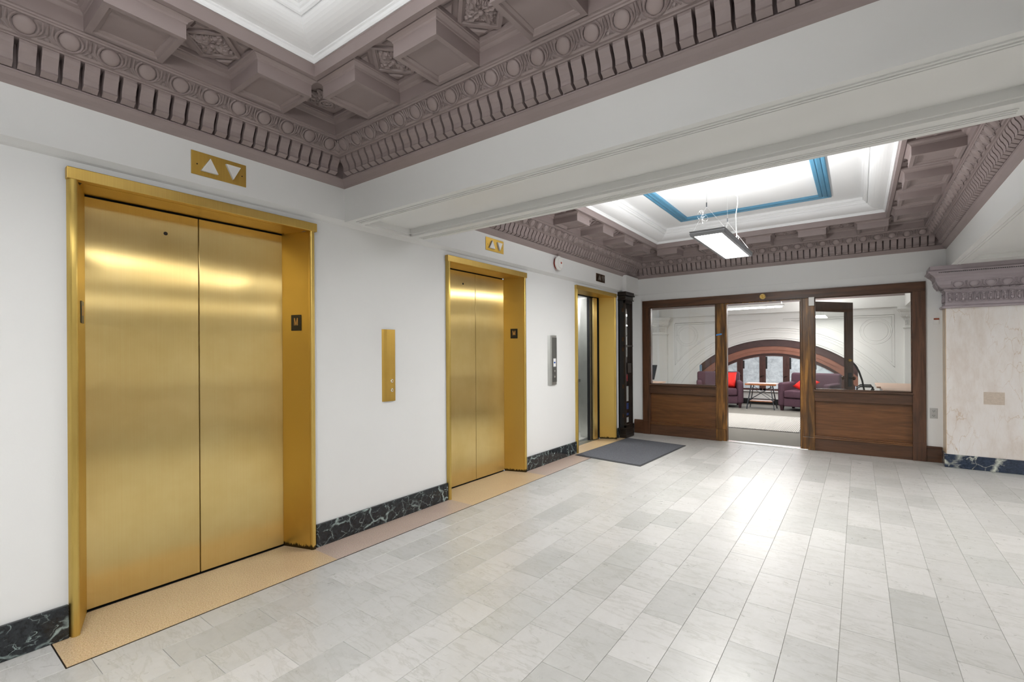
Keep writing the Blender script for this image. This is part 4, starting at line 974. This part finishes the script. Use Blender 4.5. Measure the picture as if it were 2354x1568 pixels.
for nm, mt__, za, zb, lab, dx in pieces:
    solo(MB().box(dx-0.003, dx, cy0+0.05, cy1-0.04, za, zb), nm, mt__, lab, 'paper', group='papers in the display case')

# ------------------------------------------------------------------ pendants
def pendant(x, y, z, wx, ly, label, top=3.11, jb=True, coil=True, name='pendant_lamp'):
    o = thing(name, label, 'pendant lamp', (x, y, z), group='suspended panel lamps')
    hx, hy = wx/2, ly/2
    mb = MB(); pr = [(0.0, 0.040), (0.0, 0.034), (0.005, 0.030), (0.001, 0.022), (0.008, 0.0), (0.030, 0.0), (0.034, 0.006)]
    vs = []
    for (i_, zz) in pr: vs += [(x-hx+i_, y-hy+i_, z+zz), (x+hx-i_, y-hy+i_, z+zz), (x+hx-i_, y+hy-i_, z+zz), (x-hx+i_, y+hy-i_, z+zz)]
    fs = []
    for i in range(len(pr)-1):
        for j in range(4): fs.append((i*4+j, i*4+(j+1) % 4, (i+1)*4+(j+1) % 4, (i+1)*4+j))
    mb.add(vs, fs); mb.box(x-hx+0.004, x+hx-0.004, y-hy+0.004, y+hy-0.004, z+0.03, z+0.032)
    part(mb, 'housing', M['alu'], o)
    part(MB().box(x-hx+0.032, x+hx-0.032, y-hy+0.032, y+hy-0.032, z+0.0015, z+0.006), 'diffuser', M['lens'], o)
    part(MB().box(x-hx+0.032, x+hx-0.032, y-hy+0.032, y+hy-0.032, z+0.033, z+0.037), 'upper_diffuser', M['lens'], o)
    return o
pe = pendant(2.075, 4.62, 2.30, 0.275, 1.22, 'grey framed panel lamp hanging on thin wires in the far bay')
for yy in (4.10, 5.13):
    hk = Vector((2.0, yy, 2.62 if yy < 4.5 else 2.66))
    if yy < 4.5: hk = Vector((1.99, 4.36, 2.625))
    for dx in (-0.13, 0.13): part(MB().tube([(2.075+dx, yy-0.02 if yy < 4.5 else yy+0.02, 2.341), hk], 0.0012, 4), 'wire', M['wire'], pe)
    part(MB().tube([hk, (hk.x, hk.y, 3.105)], 0.0012, 4), 'wire', M['wire'], pe)
    part(MB().tube([hk-z0*0.004, hk+z0*0.035], 0.005, 6), 'wire_gripper', M['iron'], pe)
rg = random.Random(11); mb = MB()
for k in range(5):
    r_ = rg.uniform(0.025, 0.055); c = Vector((1.955+rg.uniform(-.04, .03), 4.36+rg.uniform(-.02, .02), 2.56+rg.uniform(-.03, .02))); a0 = rg.uniform(0, PI); tl = rg.uniform(-0.5, 0.5)
    mb.tube([c+Vector((r_*math.cos(t)*math.cos(a0), r_*math.cos(t)*math.sin(a0), r_*math.sin(t)+tl*r_*math.cos(t))) for t in lin(0, 2*PI*15/16, 16)], 0.0005, 4, True)
part(mb, 'wire_coil', M['wire'], pe, label='loose coil of spare wire')
part(MB().box(1.985, 2.11, 5.23, 5.36, 3.07, 3.128), 'junction_box', M['white_plastic'], pe)
cpth = [(2.03, 5.24, 3.07), (2.035, 5.22, 3.0), (2.06, 5.20, 2.94), (2.085, 5.18, 2.91), (2.088, 5.17, 2.84), (2.072, 5.16, 2.72), (2.075, 5.16, 2.60), (2.082, 5.15, 2.49), (2.10, 5.12, 2.46), (2.13, 5.14, 2.42), (2.17, 5.18, 2.341)]
part(MB().tube(cpth, 0.0035, 6), 'power_cord', M['cord'], pe)
mb = MB(); kk = Vector((2.09, 5.13, 2.485))
for k in range(3): mb.tube([kk+Vector((0.014*math.cos(t+k), 0.010*math.sin(t)*0.6, 0.022*math.sin(t)-0.018*k)) for t in lin(0, 2*PI*9/10, 10)], 0.003, 5, True)
part(mb, 'cord_knot', M['cord'], pe, label='white knotted cord and hook')
for k, (x, y) in enumerate(PEND[1:]):
    pendant(x, y, 2.30, 0.275, 1.22, ['grey framed panel lamp hanging over the viewer in the near bay', 'grey framed panel lamp added unseen in the far side bay for reflections', 'grey framed panel lamp added unseen in the near side bay for reflections'][k])
    for yy in (-0.5, 0.5): part(MB().tube([(x, y+yy, 2.341), (x, y+yy, 3.1 if k == 0 else 2.75)], 0.0012, 4), 'wire', M['wire'], bpy.data.objects['pendant_lamp.%03d' % (k+1)])

# ------------------------------------------------------------------ office beyond
BY = 13.40
struct(MB().box(-2.7, 5.0, P+0.02, BY+0.5, -0.05, 0.0), 'floor', M['carpet'], 'grey carpet floor of the office', 'floor')
struct(MB().box(-2.8, -2.7, P+0.02, BY+0.5, 0, 3.0), 'wall_left', M['plaster'], 'white left wall of the office', 'wall')
struct(MB().box(5.0, 5.1, P+0.02, BY+0.5, 0, 3.0), 'wall_right', M['plaster'], 'white right wall of the office', 'wall')
struct(MB().box(-2.8, 5.1, P+0.12, BY+0.5, 2.95, 3.0), 'ceiling', M['tray'], 'white ceiling of the office', 'ceiling')
struct(MB().box(3.875, 4.6, P+0.13, BY-0.05, SZ, 2.95), 'trim_15', M['plaster'], 'white beam along the right side of the office', 'beam')
# arched wall
ACX, ACZ = 1.30, -0.962
def az_(R_, x): return ACZ+math.sqrt(max(R_*R_-(x-ACX)**2, 0))
wl = MB(); R0 = 2.607; XL, XR = -0.446, 3.046
wl.box(-2.7, XL, BY, BY+0.35, 0, SZ).box(XR, 5.0, BY, BY+0.35, 0, SZ)
xs_ = lin(XL, XR, 49)
for i in range(48):
    a, b = xs_[i], xs_[i+1]
    wl.prism([(a, BY, az_(R0, a)), (b, BY, az_(R0, b)), (b, BY, SZ), (a, BY, SZ)], (0, 0.35, 0))
wl.box(XL, XR, BY+0.04, BY+0.35, 0.0, 0.325)
ow = thing('wall_back', 'white office wall with arch mouldings around the lunette window', 'wall', (1.3, BY, 0), kind='structure')
part(wl, 'wall_face', M['plaster'], ow)
part(MB().box(-2.7, 5.0, BY-0.05, BY+0.35, SZ, 2.96), 'fascia', M['plaster'], ow)
mb = MB(); sweep(mb, Vector((5.0, BY-0.05, 0)), Vector((-2.7, BY-0.05, 0)), Vector((0, -1, 0)), [(o_, z) for o_, z in PROF[:22]]+[(0.23, 2.96)])
part(mb, 'cornice', M['purple'], ow, label='mauve cornice under the office ceiling')
def arcpath(R_, xa, xb, n=40): return [(x, BY, az_(R_, x)) for x in lin(xa, xb, n)]
mb = MB()
for R_, rr in ((2.90, 0.010), (2.85, 0.007), (2.79, 0.006), (2.655, 0.009)):
    e_ = R_*0.94
    mb.tube(arcpath(R_, max(ACX-e_, -1.28), min(ACX+e_, 3.85), 60), rr, 6)
part(mb, 'arch_moulding', M['plaster'], ow, smooth=True)
mb = MB()
for sgn in (-1, 1):
    for ins, rr in ((0.0, 0.006), (0.045, 0.004)):
        xe = ACX+sgn*(2.40-ins); xi = ACX+sgn*(0.25+ins*3); Rr = 3.085+ins*0.8; zt = 2.145-ins
        pth = [(xi, BY, zt), (xe, BY, zt), (xe, BY, az_(Rr, xe))]+[(x, BY, az_(Rr, x)) for x in lin(xe, xi, 24)[1:]]
        mb.tube([p for p in pth if p[2] <= zt+0.001], rr, 5)
    cxr = ACX+sgn*2.07
    for rr_, tk in ((0.290, 0.006), (0.262, 0.004), (0.220, 0.006)):
        mb.tube([(cxr+rr_*math.cos(t), BY, 1.79+rr_*math.sin(t)) for t in lin(0, 2*PI*39/40, 40)], tk, 6, True)
part(mb, 'spandrel_moulding', M['plaster'], ow, smooth=True)
part(MB().box(-1.2, XL, BY-0.015, BY, 0, 0.14).box(XR, 3.83, BY-0.015, BY, 0, 0.14).box(XL, XR, BY+0.02, BY+0.04, 0, 0.14), 'baseboard', M['black'], ow)
# office pilasters with capitals
def office_pilaster(xa, xb, name_label):
    o = thing('pilaster', name_label, 'pilaster', ((xa+xb)/2, BY-0.1, 0), kind='structure')
    part(MB().box(xa, xb, BY-0.10, BY-0.001, 0, 1.86), 'shaft', M['plaster'], o)
    mb = MB()
    for i in range(n-1):
        pass
    vs = []; fs = []
    for (o_, z) in cp: vs += [(xa-o_*0.8, BY-0.001, z), (xa-o_*0.8, BY-0.10-o_*0.8, z), (xb+o_*0.8, BY-0.10-o_*0.8, z), (xb+o_*0.8, BY-0.001, z)]
    for i in range(len(cp)-1):
        for j in range(3): fs.append((i*4+j, i*4+j+1, (i+1)*4+j+1, (i+1)*4+j))
    mb.add(vs, fs); c_ = part(mb, 'capital', M['plaster'], o)
    k = 0
    x = xa+0.06
    E3 = OE['e']; T3 = OE['l']
    while x < xb-0.03:
        link('egg', E3, c_, frame_mat(Vector((x, BY-0.10-0.05, 2.098)), Vector((1, 0, 0)), td, nd)); x += 0.125
    x = xa+0.03
    while x < xb-0.02:
        link('lotus_leaf', T3, c_, frame_mat(Vector((x, BY-0.102, 1.958)), Vector((1, 0, 0)), z0, Vector((0, -1, 0)))); x += 0.0625
EG3 = EGG.copy(); EG3.materials.clear(); EG3.materials.append(M['plaster']); LO3 = LOT.copy(); LO3.materials.clear(); LO3.materials.append(M['plaster'])
OE = {'e': EG3, 'l': LO3}
office_pilaster(-1.95, -1.295, 'white office pilaster to the left of the arched window')
office_pilaster(3.865, 4.55, 'white office pilaster to the right of the arched window')
# lunette window
wn = thing('window_1', 'arched lunette window with dark wood casements in the office', 'window', (1.3, BY+0.05, 0.33), kind='structure')
def band(mb, Ra, Rb, y0_, y1_, xa, xb, n=40):
    xx = lin(xa, xb, n)
    for i in range(n-1):
        a, b = xx[i], xx[i+1]
        mb.prism([(a, y0_, az_(Rb, a)), (b, y0_, az_(Rb, b)), (b, y0_, az_(Ra, b)), (a, y0_, az_(Ra, a))], (0, y1_-y0_, 0))
mb = MB(); band(mb, 2.612, 2.44, BY+0.03, BY+0.30, XL, XR); part(mb, 'dark_archivolt', M['archdark'], wn)
mb = MB(); band(mb, 2.445, 2.341, BY+0.045, BY+0.30, XL, XR); band(mb, 2.375, 2.262, BY+0.055, BY+0.30, XL, XR); band(mb, 2.387, 2.373, BY+0.07, BY+0.30, XL, XR)
part(mb, 'copper_archivolt', M['copper'], wn, label='reddish brown inner arch band')
mb = MB(); band(mb, 2.265, 2.235, BY+0.07, BY+0.14, XL+0.08, XR-0.08)
mb.box(XL+0.05, -0.02, BY+0.06, BY+0.1, 0.34, 1.05).box(2.64, XR-0.05, BY+0.06, BY+0.1, 0.34, 0.9)
part(mb, 'frame', M['winwood'], wn)
part(MB().box(XL, XL+0.06, BY+0.02, BY+0.06, 0.335, 0.99), 'side_edge', M['bluegrey'], wn)
part(MB().box(XL, XR, BY-0.02, BY+0.10, 0.322, 0.345), 'sill', M['plaster'], wn, bev=0.003)
bd = [0.025+0.527*k for k in range(6)]
for k in range(5):
    a, b = bd[k]+0.006, bd[k+1]-0.006; zb = 0.347
    Rt = 2.235
    def zt(x): return az_(Rt, x)
    cs_ = thing  # noqa
    mb = MB(); sw = 0.066; yy0, yy1 = BY+0.09, BY+0.125
    mb.prism([(a, yy0, zb), (a+sw, yy0, zb), (a+sw, yy0, zt(a+sw)), (a, yy0, zt(a))], (0, yy1-yy0, 0))
    mb.prism([(b-sw, yy0, zb), (b, yy0, zb), (b, yy0, zt(b)), (b-sw, yy0, zt(b-sw))], (0, yy1-yy0, 0))
    mb.box(a, b, yy0, yy1, zb, zb+0.05)
    xx = lin(a+sw, b-sw, 8)
    for i in range(7):
        p, q = xx[i], xx[i+1]
        mb.prism([(p, yy0, zt(p)-0.045), (q, yy0, zt(q)-0.045), (q, yy0, zt(q)), (p, yy0, zt(p))], (0, yy1-yy0, 0))
    cs = part(mb, 'casement', M['winwood'], wn)
    part(MB().prism([(a+sw, yy0+0.015, zb+0.05), (b-sw, yy0+0.015, zb+0.05)]+[(x, yy0+0.015, zt(x)-0.045) for x in reversed(xx)], (0, 0.004, 0)), 'glass_pane', M['winglow'], cs)
    part(MB().box(a+sw, a+sw+0.035, yy0+0.008, yy0+0.012, 0.9, zt(a+sw)-0.06), 'dark_strip', M['black'], cs)
    if k < 4: part(MB().tube([(b-0.04, yy0-0.02, 0.70), (b-0.015, yy0-0.03, 0.715), (b+0.045, yy0-0.035, 0.73)], 0.008, 6).lathe([(0.014, 0), (0.01, 0.02)], (b-0.035, yy0, 0.70), (0, -1, 0), 10), 'handle', M['bronze'], cs)
mb = MB()
for k in range(6): mb.box(bd[k]-0.012, bd[k]+0.012, BY+0.075, BY+0.13, 0.345, az_(2.24, bd[k]))
part(mb, 'mullion', M['winwood'], wn)
# linear lamp
ll = thing('linear_lamp', 'long white tube lamp hanging in the office seen through the doorway', 'lamp', (1.33, 10.3, 2.2))
part(MB().box(0.74, 1.92, 10.255, 10.345, 2.215, 2.25), 'housing', M['white_plastic'], ll, bev=0.004)
part(MB().box(0.76, 1.885, 10.265, 10.335, 2.188, 2.215), 'diffuser', M['tube'], ll, bev=0.006)
for x in (0.80, 1.88): part(MB().tube([(x, 10.3, 2.25), (x, 10.3, 2.95)], 0.0018, 4), 'wire', M['cord'], ll)
p2 = thing('pendant_lamp', 'small white panel lamp in the office seen through the door glass', 'pendant lamp', (2.415, 12.45, 2.10), group='suspended panel lamps')
part(MB().box(2.33, 2.50, 11.95, 12.95, 2.108, 2.125), 'housing', M['white_plastic'], p2)
part(MB().box(2.34, 2.49, 11.96, 12.94, 2.102, 2.108), 'diffuser', M['lens'], p2)
for yy in (12.0, 12.9): part(MB().tube([(2.415, yy, 2.125), (2.415, yy, 2.95)], 0.0015, 4), 'wire', M['wire'], p2)
# rug
ru = thing('rug', 'cream striped rug on the office carpet behind the doorway', 'rug', (1.2, 10.0, 0))
part(MB().prism([(-0.6, 9.03, 0.0012), (2.23, 9.03, 0.0012), (2.262, 9.06, 0.0012), (2.20, 11.1, 0.0012), (-0.6, 11.1, 0.0012)], (0, 0, 0.009)), 'pile', M['rug'], ru)
part(MB().prism([(-0.61, 9.02, 0.0004), (2.25, 9.015, 0.0004), (2.275, 9.055, 0.0004), (2.21, 11.11, 0.0004), (-0.61, 11.11, 0.0004)], (0, 0, 0.003)), 'backing', M['black'], ru)

# armchairs
def armchair(loc, rz, label, k=1.0):
    ch = thing('armchair', label, 'armchair', (loc[0], loc[1], 0), group='plum armchairs by the office window', rotz=rz)
    def p(mb, name, mat, bev, seg=4, smooth=True):
        me = mb.mesh(name, mat, False, bev, seg)
        for q in me.polygons: q.use_smooth = smooth
        o = link(name, me, None); o.parent = ch; return o
    W2, D = 0.52, 0.82
    for sg in (-1, 1):
        p(MB().box(sg*W2, sg*(W2-0.13), 0.0, D-0.1, 0.10, 0.635), 'arm', M['plum'], 0.05)
    p(MB().prism([(-W2+0.02, D-0.20, 0.14), (-W2+0.02, D-0.02, 0.14), (-W2+0.02, D+0.03, 0.84), (-W2+0.02, D-0.12, 0.84)], (2*W2-0.04, 0, 0)), 'backrest', M['plum'], 0.05)
    p(MB().box(-W2+0.12, W2-0.12, 0.03, D-0.1, 0.10, 0.29), 'seat_base', M['plum'], 0.02)
    p(MB().box(-W2+0.135, W2-0.135, -0.01, D-0.18, 0.295, 0.46), 'seat_cushion', M['plum'], 0.035)
    for (x, y) in ((-W2+0.075, 0.06), (W2-0.075, 0.06), (-W2+0.075, D-0.12), (W2-0.075, D-0.12)):
        a, b = 0.036, 0.024
        me = MB().add([(x-b, y-b, 0), (x+b, y-b, 0), (x+b, y+b, 0), (x-b, y+b, 0), (x-a, y-a, 0.11), (x+a, y-a, 0.11), (x+a, y+a, 0.11), (x-a, y+a, 0.11)],
                      [(0, 3, 2, 1), (4, 5, 6, 7), (0, 1, 5, 4), (1, 2, 6, 5), (2, 3, 7, 6), (3, 0, 4, 7)])
        p(me, 'leg', M['leg'], 0.0, smooth=False)
    return ch
r15 = math.radians(15)
def local(ch_loc, rz, x, y): return (ch_loc[0]+x*math.cos(rz)-y*math.sin(rz), ch_loc[1]+x*math.sin(rz)+y*math.cos(rz))
l1 = (0.86-0.52*math.cos(r15), 12.25-0.52*math.sin(r15)); l2 = (1.56+0.52*math.cos(r15), 12.25-0.52*math.sin(r15))
armchair(l1, r15, 'plum armchair with red cushion, left of the side table')
armchair(l2, -r15, 'plum armchair with red cushion, right of the side table')
def cushion(pos_, rot, label):
    me = MB(); nn = 8; s = 0.20; vs = []; fs = []
    for side in (1, -1):
        for i in range(nn+1):
            for j in range(nn+1):
                u, v = -1+2*i/nn, -1+2*j/nn
                t = 0.065*((1-u**4)*(1-v**4))**0.5
                k = 1-0.06*(1-u*u)*(abs(v)) if False else 1
                vs.append((s*u*(1-0.07*(1-v*v)), side*t, s*v*(1-0.07*(1-u*u))))
    off = (nn+1)**2
    for b_ in (0, off):
        for i in range(nn):
            for j in range(nn): fs.append((b_+i*(nn+1)+j, b_+(i+1)*(nn+1)+j, b_+(i+1)*(nn+1)+j+1, b_+i*(nn+1)+j+1))
    me.add(vs, fs)
    o = link('cushion', me.mesh('cushion', M['redcloth'], smooth=True), None, Matrix.Translation(pos_) @ rot)
    o['label'] = label; o['category'] = 'cushion'; o['group'] = 'red cushions on the armchairs'
c1 = local(l1, r15, 0.17, 0.36); c2 = local(l2, -r15, -0.05, 0.34)
cushion((c1[0]+0.02, c1[1], 0.655), Matrix.Rotation(r15-0.05, 4, 'Z') @ Matrix.Rotation(-0.25, 4, 'X') @ Matrix.Rotation(0.06, 4, 'Y'), 'red cushion standing on the left armchair')
cushion((c2[0], c2[1], 0.60), Matrix.Rotation(-r15-0.1, 4, 'Z') @ Matrix.Rotation(-0.75, 4, 'X') @ Matrix.Rotation(0.5, 4, 'Y'), 'red cushion tilted on the right armchair')

# side table
st = thing('side_table', 'wooden side table with crossed dark iron legs between the armchairs', 'side table', (1.22, 12.45, 0))
part(MB().box(0.90, 1.545, 12.16, 12.66, 0.557, 0.600), 'tabletop', M['tabletop'], st, bev=0.004)
part(MB().box(0.985, 1.46, 12.25, 12.60, 0.172, 0.192), 'shelf', M['tabletop'], st, bev=0.002)
ft = {(0, 0): (0.93, 12.20), (1, 0): (1.505, 12.20), (0, 1): (0.93, 12.64), (1, 1): (1.505, 12.64)}
tp = {(0, 0): (1.02, 12.26), (1, 0): (1.42, 12.26), (0, 1): (1.02, 12.58), (1, 1): (1.42, 12.58)}
for k in ft: part(MB().tube([(*ft[k], 0.0), (*tp[k], 0.558)], 0.014, 4), 'leg', M['iron'], st)
def lp_(k, t): a, b = ft[k], tp[k]; return (a[0]+(b[0]-a[0])*t, a[1]+(b[1]-a[1])*t, 0.558*t)
for (a, b) in (((0, 0), (1, 0)), ((0, 1), (1, 1))):
    part(MB().tube([lp_(a, 0.36), lp_(b, 0.93)], 0.006, 5), 'brace', M['iron'], st); part(MB().tube([lp_(b, 0.36), lp_(a, 0.93)], 0.006, 5), 'brace', M['iron'], st)

# desk, office chair, monitor
dk_ = thing('desk', 'pale maple topped office desk behind the right glass pane', 'desk', (3.9, 10.2, 0))
part(MB().prism([(3.30, 10.05, 0.715), (3.36, 10.05, 0.715), (3.36, 9.22, 0.715), (4.60, 9.22, 0.715), (4.60, 11.23, 0.715), (3.30, 11.23, 0.715)], (0, 0, 0.028)), 'desktop', M['desk'], dk_, bev=0.003)
for (x, y) in ((3.45, 9.32), (4.5, 9.32), (3.40, 11.1), (4.5, 11.1)): part(MB().box(x-0.03, x+0.03, y-0.03, y+0.03, 0.0, 0.716), 'leg', M['grey_plastic'], dk_)
part(MB().box(3.45, 3.47, 9.35, 11.1, 0.25, 0.716), 'side_panel', M['white_plastic'], dk_)
oc = thing('office_chair', 'black office chair with a curved back beside the desk', 'office chair', (3.20, 9.7, 0))
X0 = 2.99
path = [(3.135, 9.62, 0.55), (3.130, 9.62, 0.70), (3.105, 9.62, 0.86), (3.065, 9.62, 1.0), (3.02, 9.62, 1.10), (2.985, 9.62, 1.145)]
mb = MB()
for yy, r_ in ((9.47, 0.014), (9.62, 0.010), (9.77, 0.014)): mb.tube([(p[0], yy, p[2]) for p in path], r_, 6)
mb.tube([(2.985, 9.47, 1.145), (2.98, 9.62, 1.155), (2.985, 9.77, 1.145)], 0.014, 6)
part(mb, 'back_frame', M['black'], oc, smooth=True)
mb = MB()
for i in range(len(path)-1):
    mb.prism([(path[i][0]+0.003, 9.47, path[i][2]), (path[i+1][0]+0.003, 9.47, path[i+1][2]), (path[i+1][0]+0.008, 9.47, path[i+1][2]), (path[i][0]+0.008, 9.47, path[i][2])], (0, 0.30, 0))
part(mb, 'backrest', M['black'], oc)
part(MB().box(3.10, 3.34, 9.42, 9.84, 0.43, 0.50), 'seat', M['black'], oc, bev=0.02)
for yy in (9.40, 9.86):
    part(MB().tube([(3.14, yy, 0.50), (3.06, yy, 0.60), (3.03, yy, 0.74), (3.08, yy, 0.775), (3.22, yy, 0.775), (3.25, yy, 0.74), (3.20, yy, 0.62)], 0.014, 6), 'arm', M['black'], oc, smooth=True)
part(MB().lathe([(0.03, 0.06), (0.03, 0.25), (0.02, 0.26), (0.02, 0.44)], (3.22, 9.63, 0), n=12), 'gas_post', M['iron'], oc)
for k in range(5):
    a = 2*PI*k/5; e_ = (3.22+0.24*math.cos(a), 9.63+0.24*math.sin(a))
    part(MB().tube([(3.22, 9.63, 0.10), (*e_, 0.07)], [0.022, 0.014], 6), 'leg', M['black'], oc)
    part(MB().lathe([(0.026, -0.015), (0.026, 0.015)], (e_[0], e_[1], 0.026), (-math.sin(a), math.cos(a), 0), 12), 'caster', M['black'], oc)
cdk = thing('cabinet', 'low white office cabinet under the black monitor, hidden behind the left panel', 'cabinet', (-1.2, 11.1, 0))
part(MB().box(-1.75, -0.75, 10.8, 11.5, 0.0, 0.60), 'body', M['white_plastic'], cdk, bev=0.004)
part(MB().box(-1.76, -0.74, 10.79, 11.51, 0.60, 0.625), 'cabinet_top', M['desk'], cdk, bev=0.003)
mo = thing('monitor', 'black computer screen seen edge-on behind the left glass pane', 'monitor', (-0.88, 11.1, 0.625))
part(MB().prism([(-1.25, 10.98, 0.69), (-0.85, 10.98, 0.69), (-0.775, 10.98, 1.04), (-1.25, 10.98, 1.04)], (0, 0.035, 0)), 'screen', M['black'], mo, bev=0.004)
part(MB().box(-1.12, -1.02, 11.015, 11.05, 0.63, 0.80), 'neck', M['black'], mo)
part(MB().box(-1.2, -0.92, 10.93, 11.13, 0.6255, 0.637), 'foot', M['black'], mo, bev=0.003)
